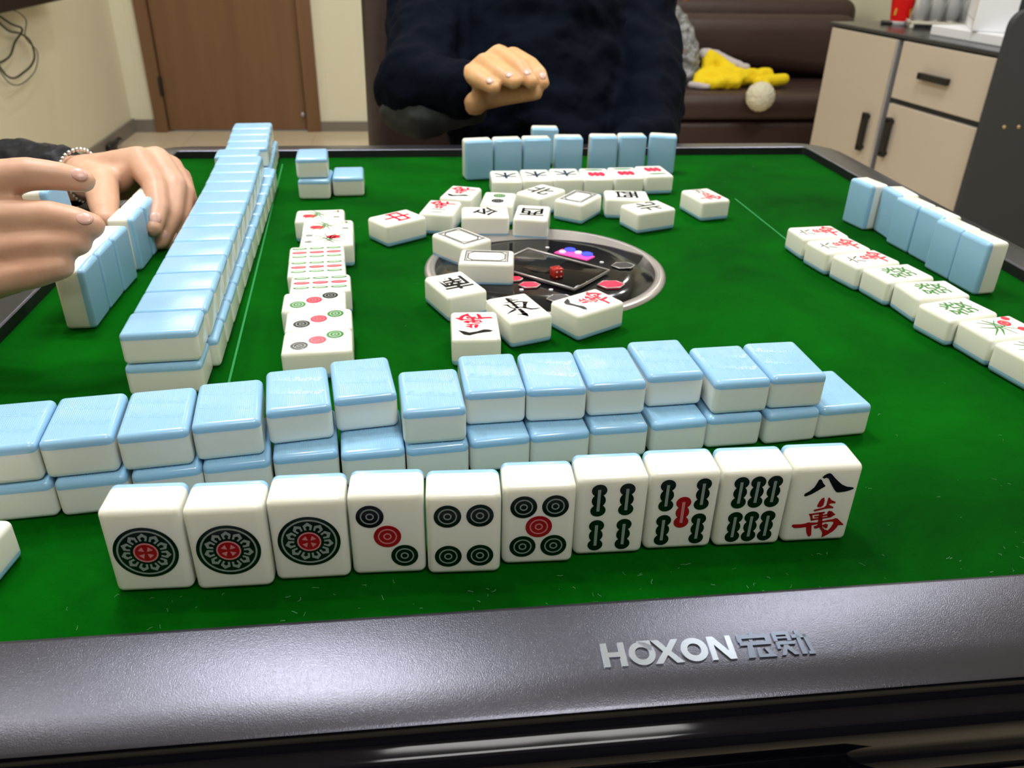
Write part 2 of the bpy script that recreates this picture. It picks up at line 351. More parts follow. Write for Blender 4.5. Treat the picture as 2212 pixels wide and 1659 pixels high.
# ------------------------------------------------------------------ mahjong table
table = thing('mahjong_table', 'square automatic mahjong table with green felt and grey rim', 'table', (0, 0, 0))
FE = .374; RO = .421
bxo('felt_top', M['felt'], table, -FE - .004, FE + .004, -FE - .004, FE + .004, Z0 - .012, Z0)
def square_ring(bm, prof, cr=.012):
    """sweep profile (half side, z) around a square with small corner rounding"""
    rings = []
    for h, z in prof:
        pts = []
        r = max(.002, cr + (h - FE))
        for q, (sx, sy) in enumerate(((1, 1), (-1, 1), (-1, -1), (1, -1))):
            for k in range(5):
                a = q * PI / 2 + k / 4 * PI / 2; pts.append(bm.verts.new((sx * (h - r) + r * math.cos(a), sy * (h - r) + r * math.sin(a), z)))
        rings.append(pts)
    for A, B in zip(rings, rings[1:]):
        n = len(A)
        for k in range(n): bm.faces.new((A[k], A[(k + 1) % n], B[(k + 1) % n], B[k]))
bm = bmesh.new(); square_ring(bm, [(FE + .0005, Z0 - .01), (FE + .0005, Z0 + .0082)], .004); 
obj('inner_lip', bm, M['matte_black'], table)
bm = bmesh.new(); square_ring(bm, [(FE + .0005, Z0 + .0082), (FE + .0014, Z0 + .009), (FE + .003, Z0 + .0092), (.405, Z0 + .0055), (.4195, Z0 + .0035), (.4208, Z0 + .0026)], .004)
rim_o = obj('rim', bm, M['rim'], table, True)
bm = bmesh.new(); square_ring(bm, [(.4208, Z0 + .0026), (.4205, Z0 - .001), (.4215, Z0 - .0035), (.4235, Z0 - .0052), (.4262, Z0 - .0062), (.4285, Z0 - .0078), (.4298, Z0 - .0105), (.4300, Z0 - .014), (.4292, Z0 - .018), (.4292, Z0 - .021), (.4312, Z0 - .024), (.432, Z0 - .03), (.431, Z0 - .045), (.425, Z0 - .09), (.40, Z0 - .115), (.20, Z0 - .12)], .02)
obj('skirt', bm, M['gloss_black'], table, True)
# drawer opening under the near skirt
bm = bmesh.new(); poly(bm, [(-.095, Z0 - .034), (-.083, Z0 - .026), (.045, Z0 - .026), (.060, Z0 - .034), (.060, Z0 - .07), (-.095, Z0 - .07)], -.4345, -.4285)
for v in bm.verts: v.co = Vector((v.co.x, v.co.z, v.co.y))
bmesh.ops.recalc_face_normals(bm, faces=bm.faces); obj('drawer_recess', bm, M['matte_black'], table)
bm = bmesh.new(); tube(bm, [(-.10, -.4335, Z0 - .034), (-.084, -.434, Z0 - .0245), (.046, -.434, Z0 - .0245), (.064, -.434, Z0 - .035), (.2, -.434, Z0 - .035)], .0016, 8); obj('drawer_lip', bm, M['gloss_black'], table, True)
bxo('pedestal', M['matte_black'], table, -.17, .17, -.17, .17, .03, Z0 - .11, .01); bxo('foot', M['matte_black'], table, -.3, .3, -.3, .3, 0, .035, .01)
# wall slots in the felt
for (a, b) in (((-.2545, .345), (-.2200, -.170)), ((.2200, .190), (.2230, .03))):
    bm = bmesh.new(); d = Vector((b[0] - a[0], b[1] - a[1], 0)).normalized(); n_ = Vector((-d.y, d.x, 0)) * .0007
    q = [Vector((*a, Z0)) - n_, Vector((*a, Z0)) + n_, Vector((*b, Z0)) + n_, Vector((*b, Z0)) - n_]
    poly(bm, [(v.x, v.y) for v in q], Z0 - .001, Z0 + .00035); obj('slot_line', bm, M['felt_line'], table)
# brand lettering on the near rim: sits on the sloping face
tilt = math.atan2(.0057, .0447)
logo = bpy.data.objects.new('brand_lettering', None); C.objects.link(logo); logo.parent = table
logo['label'] = 'polished raised lettering HOXON with two Chinese characters'
logo.location = (-.0435, -.4000, Z0 + .00615); logo.rotation_euler = (tilt * -1 * -1, 0, math.radians(-.5))
logo.rotation_euler[0] = tilt
k = .0439e-3 * 1.0
def lt(name, shapes, m):
    bm = bmesh.new()
    for s in shapes:
        if s[0] == 'p': poly(bm, [(x / 1000, y / 1000) for x, y in s[1]], 0, .00055)
        else: ring(bm, s[1] / 1000, s[2] / 1000, s[3] / 1000, s[4] / 1000, 0, .00055)
    return obj(name, bm, m, logo)
h = 5.1
lt('letter', [('p', [(0.2, -h), (2.5, -h), (2.5, -1), (6.7, -1), (6.7, -h), (9, -h), (9, h), (6.7, h), (6.7, 1), (2.5, 1), (2.5, h), (.2, h)])], M['chrome'])
lt('letter', [('r', 15.2, -.2, 2.7, 5.0), ('p', [(13.6, 5.1), (19.2, 5.3), (19.3, .6), (17.6, 1.2)])], M['chrome'])
lt('letter', [('p', [(19.4, h), (22.3, h), (24.8, 1.6), (27.2, h), (30, h), (26.3, 0), (30.2, -h), (27.3, -h), (24.7, -1.6), (22.1, -h), (19.2, -h), (23.2, 0)])], M['chrome'])
lt('letter', [('r', 35.1, 0, 2.6, 5.1)], M['chrome'])
lt('letter', [('p', [(40.9, -h), (43, -h), (43, 1.6), (47.6, -h), (50.2, -h), (50.2, h), (48.1, h), (48.1, -1.6), (43.5, h), (40.9, h)])], M['chrome'])
def bar(x0, y0, x1, y1): return ('p', [(x0, y0), (x1, y0), (x1, y1), (x0, y1)])
# the two characters, drawn from straight bars like the badge
lt('letter', [bar(52.5, 3.2, 65, 4.8), bar(57.8, 4.8, 59.6, 5.8), bar(52.5, 1.6, 54.2, 3.2), bar(63.3, 1.6, 65, 3.2), bar(53, .2, 65, 1.6), bar(57, 1.6, 58.4, 2.6),
              ('p', [(55.6, .2), (57.6, .2), (57.2, -5.2), (54.6, -5.2)]), ('p', [(58.8, -1.2), (60.2, -1.2), (60.2, -3.9), (62.8, -3.9), (61.6, -1.2), (63, -1.2), (65.4, -5.2), (58.6, -5.2)])], M['shaded_chrome'])
lt('letter', [bar(66.5, 3.9, 73.2, 5.2), bar(66.5, 1.2, 68, 3.9), bar(71.8, 1.2, 73.2, 3.9), bar(68, 2.3, 71.8, 3.1), bar(66.8, -.4, 74.2, .9), bar(66.8, -2.2, 68.1, -.4), ('p', [(69.6, -.6), (71.2, -.6), (74, -5.0), (72.3, -5.0), (70.4, -2.4), (69, -5), (67.4, -5)]),
              bar(73.9, 2.2, 79.6, 3.7), ('p', [(75.6, 5.6), (77, 5.6), (77.2, -5), (75.4, -5)]), ('p', [(78.2, 3.7), (79.8, 3.7), (80.4, -5.2), (78, -5.2), (78, -3.9), (78.9, -3.9)])], M['shaded_chrome'])
# centre console
con = bpy.data.objects.new('control_console', None); C.objects.link(con); con.parent = table; con.location = (-.005, .005, Z0)
bm = bmesh.new(); lathe(bm, [(.0965, -.002), (.0962, .0012), (.094, .0026), (.090, .0030), (.0880, .0024), (.0875, 0)], 96); obj('ring', bm, M['silver'], con, True)
bm = bmesh.new(); lathe(bm, [(.0878, .0), (.0876, .0022), (.06, .0032), (.001, .0036)], 96, cap1=True); obj('plate', bm, M['plate'], con, True)
# silver crescents of the plate, widest at the back
bm = bmesh.new(); pts = []
for kx in range(25): a = math.radians(12 + kx * 6.2); pts.append((.0872 * math.cos(a), .0872 * math.sin(a)))
for kx in range(24, -1, -1): a = math.radians(12 + kx * 6.2); rr = .0872 - .024 * math.sin(PI * kx / 24) ** .8; pts.append((rr * math.cos(a), rr * math.sin(a)))
poly(bm, pts, .0005, .0034); obj('crescent', bm, M['silver'], con)
# dice box
D4 = math.radians(-43)
bm = bmesh.new(); s = .039; s2 = .025
box(bm, -s, s, -s2, s2, .0030, .0068, .003, 3, D4, (0, 0, 0)); bmesh.ops.translate(bm, vec=(.002, -.013, 0), verts=bm.verts); obj('dice_cover', bm, M['glass'], con, True)
bm = bmesh.new(); c4 = [Vector((sx * s, sy * s2, .0050)) for sx, sy in ((-1, -1), (1, -1), (1, 1), (-1, 1), (-1, -1))]
R4 = Matrix.Rotation(D4, 3, 'Z'); tube(bm, [R4 @ v + Vector((.002, -.013, .0012)) for v in c4], .0011, 8); obj('cover_edge', bm, M['silver'], con, True)
bm = bmesh.new(); box(bm, -.008, .012, -.02, .02, .0038, .0045, 0, 1, D4, (0, 0, 0)); obj('dice_floor', bm, M['grey_lining'], con)
for (x, y, w_, m) in ((-.018, -.042, .0075, 'button'), (.044, -.045, .0095, 'button'), (-.028, -.029, .006, 'button'), (.0625, -.006, .0085, 'dark_button'), (.001, -.069, .009, 'dark_button')):
    bm = bmesh.new(); P = [(w_, 0), (w_ * .55, w_ * .62), (-w_ * .45, w_ * .66), (-w_, 0), (-w_ * .45, -w_ * .66), (w_ * .55, -w_ * .62)]
    poly(bm, [(x + p[0], y + p[1]) for p in P], .0025, .0048); obj('button', bm, M[m], con)
    bm = bmesh.new(); tube(bm, [(x + p[0] * 1.1, y + p[1] * 1.1, .0042) for p in P + P[:1]], .0006, 6, False); obj('button_frame', bm, M['silver'], con, True)
for (x, y) in ((-.025, -.050), (-.003, -.0515), (.047, .003), (.008, .040)):
    bm = bmesh.new(); disc(bm, x, y, .0017, .003, .0042, 14); obj('white_dot', bm, M['dot'], con)
bm = bmesh.new(); disc(bm, .0262, .0330, .0048, .0032, .0046, 16); disc(bm, .0385, .0215, .0050, .0032, .0046, 16); obj('display_light', bm, M['led_blue'], con)
bm = bmesh.new(); poly(bm, [(.012, .028), (.020, .036), (.044, .017), (.036, .009)], .0032, .0039); obj('display_light', bm, M['led_pink'], con)
bm = bmesh.new(); disc(bm, .0320, .0260, .0030, .0034, .0048, 12); disc(bm, .019, .0285, .0028, .0034, .0048, 12); obj('display_light', bm, M['led_white'], con)
for (x, y, rz) in ((-.0005, -.0245, .3), (.016, -.008, 1.0)):
    if x > 0: continue
    t = thing('dice', 'small translucent red die under the clear cover of the console', 'dice', (x, y, Z0 + .0046), rz)
    bxo('cube', M['dice'], t, -.0042, .0042, -.0042, .0042, 0, .0084, .001, 2, True)
    for (a, b) in ((-.0018, .0022), (.0018, .0062), (-.0018, .0062), (.0018, .0022)):
        bm = bmesh.new(); bmesh.ops.create_icosphere(bm, subdivisions=1, radius=.0008, matrix=Matrix.Translation((a, -.0042, b))); obj('pip', bm, M['dot'], t)
# lint on the felt
random.seed(11); bm = bmesh.new()
for i in range(150):
    if i < 95: x, y = random.uniform(-.25, .20), random.uniform(-.372, -.345)
    elif i < 120: x, y = random.uniform(.10, .3), random.uniform(-.37, -.2)
    else: x, y = random.uniform(-.36, .36), random.uniform(-.3, .35)
    a = random.uniform(0, 6.3); L = random.uniform(.0005, .0032); P = [(x, y, Z0 + .0003)]
    for q in range(4):
        a += random.uniform(-.9, .9); x += L / 4 * math.cos(a); y += L / 4 * math.sin(a); P.append((x, y, Z0 + random.uniform(.0002, .0007)))
    tube(bm, P, .000035, 3, False)
o = obj('lint', bm, M['lint'], table); o['kind'] = 'stuff'

# ------------------------------------------------------------------ mahjong tiles
W, H, D = .0306, .0418, .0197
BT = .0043                       # thickness of the blue back
WAN = [[(0.0, 4.4), (-1.0, 3.8), (-1.9, 1.9), (-2.3, -0.1), (-1.9, -0.7), (-0.5, -0.9), (0.5, 0.1), (0.6, 2.7)], [(2.0, 4.2), (2.6, 4.1), (3.5, 2.9), (5.8, 1.7), (5.8, 0.9), (4.4, 1.0), (3.2, 0.8), (3.1, 0.2), (4.5, -0.6), (5.5, -1.2), (5.3, -1.8), (3.5, -1.7), (1.6, -1.9), (-0.7, -2.6), (-2.8, -3.1), (-3.5, -2.6), (-3.0, -2.1), (-0.9, -1.6), (1.0, -1.1), (1.9, -0.0), (1.9, 2.6)], [(-5.2, -4.4), (-2.6, -4.1), (-0.4, -3.8), (2.0, -3.5), (3.8, -3.0), (5.1, -3.4), (7.7, -5.2), (7.3, -5.6), (5.5, -5.6), (3.5, -5.1), (3.2, -3.7), (1.1, -4.2), (1.7, -7.0), (3.8, -6.6), (5.5, -6.4), (5.6, -6.7), (4.0, -7.2), (1.8, -7.6), (-0.8, -7.9), (-3.3, -8.1), (-3.8, -6.1), (-2.4, -6.2), (-1.9, -7.7), (-0.0, -7.5), (-0.5, -4.6), (-2.3, -4.9), (-2.4, -6.1), (-3.9, -6.0)], [(-2.5, -5.8), (-0.0, -5.6), (0.1, -6.4), (-2.3, -6.5)], [(1.1, -5.3), (4.0, -4.8), (5.5, -5.6), (4.1, -5.7), (1.3, -6.1)], [(3.2, -3.7), (5.1, -3.4), (7.3, -5.4), (5.7, -6.5), (3.8, -6.6)], [(-0.6, -3.7), (1.1, -3.8), (1.9, -8.5), (2.5, -12.2), (1.0, -11.8), (0.1, -11.7), (-0.0, -9.0)], [(-11.9, -10.6), (-11.4, -9.9), (-8.2, -10.0), (-5.8, -9.7), (-4.5, -9.1), (-3.2, -9.3), (-0.7, -9.4), (0.7, -9.1), (4.2, -8.2), (6.8, -7.9), (7.7, -7.4), (8.8, -7.7), (12.2, -11.1), (12.2, -11.6), (9.8, -11.5), (9.4, -12.9), (8.1, -14.9), (6.0, -16.6), (3.6, -18.1), (3.4, -17.7), (3.4, -15.8), (2.7, -14.3), (1.1, -12.1), (1.6, -10.9), (2.6, -12.2), (4.2, -13.8), (5.7, -14.2), (6.6, -12.7), (7.4, -10.4), (7.2, -9.4), (5.6, -9.2), (2.7, -9.5), (0.9, -9.9), (-0.5, -10.5), (-2.6, -10.8), (-2.2, -13.4), (-1.7, -16.4), (-2.3, -17.2), (-3.1, -17.0), (-4.3, -14.8), (-5.0, -11.7), (-7.8, -12.0), (-10.3, -12.0), (-11.4, -11.4)], [(2.1, -11.2), (3.9, -10.3), (5.0, -10.8), (5.1, -12.6), (4.5, -13.0), (3.6, -12.5)], [(-1.5, -11.6), (-0.1, -11.0), (1.1, -11.2), (1.1, -12.4), (-0.0, -12.8), (-1.0, -12.7)]]
BA = [[(-9.5, 6.1), (-9.2, 6.9), (-7.3, 8.2), (-5.7, 10.0), (-4.8, 12.4), (-4.4, 14.0), (-3.7, 14.3), (-3.1, 13.9), (-2.1, 12.2), (-0.7, 10.6), (-1.2, 10.1), (-2.2, 9.4), (-3.9, 8.1), (-6.0, 6.6), (-8.4, 5.5), (-9.1, 5.5)], [(-3.1, 15.2), (-2.5, 16.2), (-1.2, 17.1), (-0.1, 17.3), (0.8, 16.8), (2.6, 14.8), (4.7, 12.7), (6.8, 10.9), (9.2, 9.7), (11.7, 9.3), (12.5, 8.9), (12.4, 8.4), (10.7, 7.6), (8.9, 7.1), (6.0, 6.8), (5.0, 7.0), (3.7, 8.5), (2.3, 10.6), (1.0, 12.6), (-0.2, 14.6), (-1.3, 15.0), (-2.3, 14.6)]]
EAST = [[(-2.3, 16.9, 0.43), (-2.0, 12.4, 0.87), (-1.6, 8.2, 0.73), (-1.6, 4.8, 0.73), (-1.7, 0.3, 0.73), (-1.6, -1.4, 0.58)], [(-2.4, 16.6, 0.36), (1.0, 13.7, 0.43)], [(-2.8, 11.6, 0.43), (1.4, 12.1, 0.36), (4.6, 11.4, 0.15)], [(-6.3, 10.2, 0.15), (-2.5, 10.3, 0.29)], [(-8.5, 7.4, 0.29), (-6.1, 6.1, 0.58), (-5.9, 2.1, 0.36), (-4.5, -0.7, 0.36), (-1.9, -0.2, 0.43)], [(-1.2, 8.0, 0.29), (2.2, 8.9, 0.41), (4.9, 8.1, 0.41), (6.9, 6.4, 0.43), (9.1, 5.7, 0.22)], [(7.1, 6.3, 1.16), (4.8, 2.1, 0.73), (2.6, -2.1, 0.87)], [(-2.0, 5.0, 0.36), (0.2, 4.6, 0.32), (2.8, 4.7, 0.12)], [(-4.0, 4.1, 0.12), (-1.8, 4.3, 0.29)], [(-4.5, -0.7, 0.29), (0.3, 0.1, 0.32), (2.7, -2.1, 0.65), (5.7, -5.6, 0.65), (9.0, -6.4, 0.51), (12.7, -6.5, 0.09)], [(-3.8, -2.1, 0.65), (-7.4, -3.9, 0.58), (-12.3, -6.7, 0.09)], [(-1.5, -2.3, 0.8), (-1.5, -7.5, 0.94), (-1.6, -11.8, 1.23), (-1.3, -15.4, 0.29)], [(-6.5, -9.7, 0.09), (-3.8, -10.9, 0.36), (-2.4, -12.5, 0.58)]]
YI = [(-10.8, -12.5), (-7.4, -13.2), (-4.0, -14.5), (0.9, -13.6), (5.0, -12.1), (7.9, -12.2), (10.8, -13.2), (8.8, -14.2), (5.8, -14.4), (0.8, -15.3), (-4.1, -16.8), (-7.5, -16.1)]
def tile_meshes():
    def half(keep_blue):
        bm = bmesh.new(); box(bm, -W / 2, W / 2, -H / 2, H / 2, -D / 2, D / 2, .0031, 6)
        zc = -D / 2 + BT
        bmesh.ops.bisect_plane(bm, geom=bm.verts[:] + bm.edges[:] + bm.faces[:], plane_co=(0, 0, zc), plane_no=(0, 0, 1), clear_outer=keep_blue, clear_inner=not keep_blue)
        es = [e for e in bm.edges if e.is_boundary]; bmesh.ops.edgeloop_fill(bm, edges=es)
        me = bpy.data.meshes.new('blue_back' if keep_blue else 'ivory_body'); bm.to_mesh(me); bm.free()
        for p in me.polygons: p.use_smooth = abs(p.normal.z) < .999 or p.area < 1e-5
        return me
    a, b = half(False), half(True)
    for me, m in ((a, M['ivory']), (b, M['blue'])):
        me.materials.append(m)
        try: me.set_sharp_from_angle(angle=math.radians(50))
        except Exception: pass
    return a, b
ME_BODY, ME_BACK = tile_meshes()
ZF = D / 2
CACHE = {}
def layer(m, fn, top=.00012):
    bm = bmesh.new(); fn(bm, ZF - .0002, ZF + top)
    bmesh.ops.recalc_face_normals(bm, faces=bm.faces)
    me = bpy.data.meshes.new('engraving'); bm.to_mesh(me); bm.free(); me.materials.append(M[m]); return (me, m)
def dots(lst, R=.0056):
    out = []
    for m, g in (('ink_green', 'ink_grey'), ('ink_leaf', 'ink_pale'), ('ink_red_lit', 'ink_pink'), ('ink_red', 'ink_pink'), ('ink_black', 'ink_grey')):
        L = [(x, y) for x, y, c in lst if c == m]
        if not L: continue
        out.append(layer(m, lambda bm, a, b: [disc(bm, x, y, R, a, b, 40) for x, y in L]))
        out.append(layer(g, lambda bm, a, b: [(ring(bm, x, y, R * .60, R * .69, a, b + .00006), ring(bm, x, y, R * .21, R * .30, a, b + .00006)) for x, y in L]))
    return out
def bamboo(lst, hh=.0082, slim=1.0):
    out = []
    for m, g in (('ink_green', 'ink_grey'), ('ink_red', 'ink_pink')):
        L = [(x, y) for x, y, c in lst if c == m]
        if not L: continue
        def f(bm, a, b):
            for x, y in L:
                for dy, r, ry in ((hh - .0030, .0033, .0031), (0, .0030, .0034), (-hh + .0030, .0033, .0031)): disc(bm, x, y + dy, r * slim, a, b, 24, ry * hh / .0082)
        out.append(layer(m, f)); out.append(layer(g, lambda bm, a, b: [poly(bm, [(x - .00065 * slim, y - hh * .68), (x + .00065 * slim, y - hh * .68), (x + .00065 * slim, y + hh * .68), (x - .00065 * slim, y + hh * .68)], a, b + .00006) for x, y in L]))
    return out
def wheel():
    out = [layer('ink_green', lambda bm, a, b: disc(bm, 0, 0, .0125, a, b, 72))]
    def g(bm, a, b):
        b += .00006; ring(bm, 0, 0, .0104, .0111, a, b, 72)
        for k in range(11):
            t = PI / 2 + 2 * PI * k / 11
            def P(r, s): return (r * math.cos(t) - s * math.sin(t), r * math.sin(t) + s * math.cos(t))
            pts = [P(.0058, -.0013), P(.0081, -.0019), P(.0097, 0), P(.0081, .0019), P(.0058, .0013), P(.0060, .0005), P(.0074, .0009), P(.0081, 0), P(.0074, -.0009), P(.0060, -.0005)]
            poly(bm, pts, a, b)
    out.append(layer('ink_grey', g))
    out.append(layer('ink_red', lambda bm, a, b: disc(bm, 0, 0, .0044, a, b + .00004, 40)))
    def p(bm, a, b):
        b += .0001; ring(bm, 0, 0, .0042, .0048, a, b, 40)
        for k in range(4):
            t = PI / 4 + k * PI / 2; poly(bm, [(.0008 * math.cos(t), .0008 * math.sin(t)), (.0031 * math.cos(t - .38), .0031 * math.sin(t - .38)), (.0031 * math.cos(t + .38), .0031 * math.sin(t + .38))], a, b)
    out.append(layer('ink_pink', p)); return out
def sc_(pts, s=.001, dy=0): return [(p[0] * s, p[1] * s + dy) for p in pts]
def wan(bm, a, b, dy=0):
    for i, p in enumerate(WAN):
        if i == 2: continue
        poly(bm, sc_(p, .001, dy), a, b)
    # the box of the character, as bars
    for q in ([(-5.2, -4.4), (2, -3.5), (2, -4.5), (-4.6, -5.2)], [(-5.2, -4.4), (-3.6, -4.6), (-2.6, -8.0), (-3.6, -8.1), (-4.1, -6.2)], [(-3.8, -7.3), (-3.3, -8.2), (5.6, -6.8), (5.5, -6.1)], [(3.6, -3.1), (5.3, -3.5), (5.6, -6.6), (4.0, -7.1)]):
        poly(bm, sc_(q, .001, dy), a, b)
def glyph(ch, size, m, x=0, y=0, bold=.0, sy=1.0):
    me = text_mesh('engraving', ch, size, .0001, bold)
    bb = [v.co for v in me.vertices]
    cx = (min(v.x for v in bb) + max(v.x for v in bb)) / 2; cy = (min(v.y for v in bb) + max(v.y for v in bb)) / 2
    for v in me.vertices: v.co = Vector((v.co.x - cx + x, (v.co.y - cy) * sy + y, v.co.z + ZF))
    me.materials.append(M[m]); return (me, m)
def flower(kind):
    def red(bm, a, b):
        if kind == 2:
            disc(bm, -.004, .006, .0042, a, b, 20); disc(bm, -.010, .0125, .0028, a, b, 16); disc(bm, .006, .011, .0030, a, b, 16)
        else: disc(bm, .003, -.009 if kind else -.005, .0042, a, b, 22, .0055)
    def red2(bm, a, b):
        if kind == 2: ring(bm, -.004, .006, .0018, .0024, a, b + .0001, 20)
    def green(bm, a, b):
        S = [[(-.009, -.012, .0002), (-.004, -.004, .0006), (.003, .000, .0004), (.011, .002, .0002)], [(.010, -.014, .0002), (.003, -.006, .0007), (-.003, -.003, .0004), (-.009, .002, .0003)],
             [(-.002, -.015, .0002), (.001, -.006, .0006), (.000, .002, .0005), (-.004, .008, .0002)], [(.011, -.008, .0002), (.004, -.003, .0008), (-.002, -.002, .0003)], [(-.011, -.006, .0003), (-.005, -.002, .0008), (.002, .003, .0003), (.007, .010, .0002)]]
        for s_ in S: stroke(bm, s_, a, b)
    L = [layer('ink_red_lit', red), layer('ink_leaf', green)]
    if kind == 2: L.append(layer('ink_pink', red2))
    else:
        L.append(glyph('春' if kind == 0 else '竹', .0065, 'ink_black', -.0075, .014)); L.append(glyph('夏', .0055, 'ink_black', .0078, .014))
    return L
def frame_(bm, a, b, w, h_, t, ch):
    def O(w, h_): return [(w - ch, h_), (w, h_ - ch), (w, -h_ + ch), (w - ch, -h_), (-w + ch, -h_), (-w, -h_ + ch), (-w, h_ - ch), (-w + ch, h_)]
    A, B = O(w, h_), O(w - t, h_ - t)
    for i in range(8): poly(bm, [A[i], A[(i + 1) % 8], B[(i + 1) % 8], B[i]], a, b)
def design(k):
    if k in CACHE: return CACHE[k]
    r = []
    G, Rr, K = 'ink_green', 'ink_red', 'ink_black'
    X, Y = .0066, .0104
    if k == 'wheel': r = wheel()
    elif k == 'd3': r = dots([(-X, Y, K), (0, 0, Rr), (X, -Y, G)])
    elif k == 'd3b': r = dots([(-X, Y, K), (0, 0, 'ink_red_lit'), (X, -Y, 'ink_leaf')], .0052)  # same dots as the standing tile, red and green brightened as top-lit
    elif k == 'd2': r = dots([(0, Y * .8, K), (0, -Y * .8, 'ink_leaf')])
    elif k == 'd4': r = dots([(sx * X, sy * Y, G) for sx in (-1, 1) for sy in (-1, 1)])
    elif k == 'd5': r = dots([(sx * X, sy * Y, G) for sx in (-1, 1) for sy in (-1, 1)] + [(0, 0, Rr)])
    elif k == 'b4': r = bamboo([(sx * .0060, sy * .0093, G) for sx in (-1, 1) for sy in (-1, 1)])
    elif k == 'b5': r = bamboo([(sx * .0078, sy * .0093, G) for sx in (-1, 1) for sy in (-1, 1)] + [(0, 0, Rr)])
    elif k == 'b6': r = bamboo([(sx * .0074, sy * .0093, G) for sx in (-1, 0, 1) for sy in (-1, 1)])
    elif k == 'b9':
        for m, g, xs in (('ink_green', 'ink_leafgrey', (-.0088, .0088)), ('ink_red', 'ink_pink', (0,))):
            def f(bm, a, b):
                for x in xs:
                    for y in (-.0128, 0, .0128):
                        disc(bm, x, y, .0024 if x == 0 else .0020, a, b, 20, .0056)
            r.append(layer('ink_leaf' if xs != (0,) else 'ink_red_lit', f))
            def f2(bm, a, b):
                for x in xs:
                    for y in (-.0128, 0, .0128): disc(bm, x, y, .0009, a, b + .00006, 16, .0042)
            r.append(layer('ink_pale' if xs != (0,) else 'ink_pink', f2))
    elif k == 'wan8': r = [layer(K, lambda bm, a, b: [poly(bm, sc_(p), a, b) for p in BA]), layer(Rr, lambda bm, a, b: wan(bm, a, b))]
    elif k == 'wan1': r = [layer(K, lambda bm, a, b: poly(bm, [(-x * .001, (-y * .9 - 1.0 + (-y - 14.3) * .8) * .001) for x, y in YI], a, b)), layer('ink_red_lit', lambda bm, a, b: wan(bm, a, b, .0015))]
    elif k in ('wan2', 'wan6', 'wan4'): r = [glyph({'wan2': '二', 'wan6': '六', 'wan4': '五'}[k], .0135, K, 0, .0115), layer('ink_red_lit', lambda bm, a, b: wan(bm, a, b, .0005))]
    elif k == 'east': r = [layer(K, lambda bm, a, b: [stroke(bm, [(x * .001, (y - 1.5) * .001, w_ * .001 * 1.5) for x, y, w_ in s_], a, b) for s_ in EAST])]
    elif k in ('南', '西', '北', '木', '令'): r = [glyph(k, .0235, K, 0, 0, .0003)]
    elif k == '中': r = [glyph(k, .026, 'ink_red_lit', 0, 0, .0003)]
    elif k == '發': r = [glyph(k, .023, 'ink_leaf', 0, 0, .0001)]
    elif k == 'white':
        def f(bm, a, b): frame_(bm, a, b, .0112, .0165, .0007, .0); frame_(bm, a, b, .0098, .0151, .0004, .0); frame_(bm, a, b, .0090, .0143, .0006, .0035)
        r = [layer(K, f)]
    elif k == 'bird':
        def f(bm, a, b):
            for x in (-.0055, 0, .0055): disc(bm, x, .004, .0032, a, b, 20, .008)
        r = [layer('ink_red_lit', f), layer('ink_leaf', lambda bm, a, b: disc(bm, 0, -.0125, .0095, a, b, 24, .002)), ]
    elif k == 'fl0': r = flower(0)
    elif k == 'fl1': r = flower(1)
    elif k == 'fl2': r = flower(2)
    CACHE[k] = r; return r
def back_lettering():
    ms = []
    for (y, s_) in ((.0065, 1), (-.0070, 1)):
        me = text_mesh('back_lettering', 'guangxing', .0062, .00005, 0, shear=.3)
        for v in me.vertices:
            x, yy = v.co.x, v.co.y; a = -.20; X_, Y_ = x * math.cos(a) - yy * math.sin(a), x * math.sin(a) + yy * math.cos(a) + y
            v.co = Vector((-X_, Y_, -D / 2 - v.co.z - .00003))
        me.flip_normals() if hasattr(me, 'flip_normals') else None
        me.materials.append(M['blue_plain']); ms.append(me)
    return ms
LETTER = back_lettering()
def make_tile(kind, layer_, u, v, w_deg, label, group, face=None, flip=False, faceup=False, lettering=False, xyzrot=None):
    """kind l: lying, s: standing (face towards w-90), b: standing, face towards w+90"""
    a = math.radians(w_deg)
    if kind == 'l':
        hh = D; y = Vector((-math.sin(a), math.cos(a), 0)) * (-1 if flip else 1); z = Vector((0, 0, 1 if faceup else -1))
    else:
        hh = H; ph = a + (PI / 2 if kind == 'b' else -PI / 2); z = Vector((math.cos(ph), math.sin(ph), 0)); y = Vector((0, 0, 1))
    x = y.cross(z); R = Matrix((x, y, z)).transposed()
    t = thing('mahjong_tile', label, 'mahjong tile', (u / 1000, v / 1000, Z0 + layer_ * D + .0002 * (1 + layer_)), 0, group)
    mats = R.to_quaternion()
    parts = [('ivory_body', ME_BODY, None), ('blue_back', ME_BACK, 'light blue back layer')]
    names = {'ink_green': 'dark green engraving', 'ink_leaf': 'green engraving', 'ink_pale': 'pale green engraved lines', 'ink_red_lit': 'red engraving brightened as if lit from above', 'ink_red': 'red engraving', 'ink_black': 'black engraving', 'ink_grey': 'grey engraved lines', 'ink_pink': 'pink engraved lines'}
    if face:
        for me, m in design(face): parts.append(('engraving', me, names[m]))
    if lettering:
        for me in LETTER: parts.append(('back_lettering', me, None))
    for n_, me, lb in parts:
        o = bpy.data.objects.new(n_, me); C.objects.link(o); o.parent = t
        o.rotation_mode = 'QUATERNION'; o.rotation_quaternion = mats; o.location = (0, 0, hh / 2)
        if lb: o['label'] = lb
    if xyzrot:
        t.location = xyzrot[0]; t.rotation_euler = xyzrot[1]
    return t
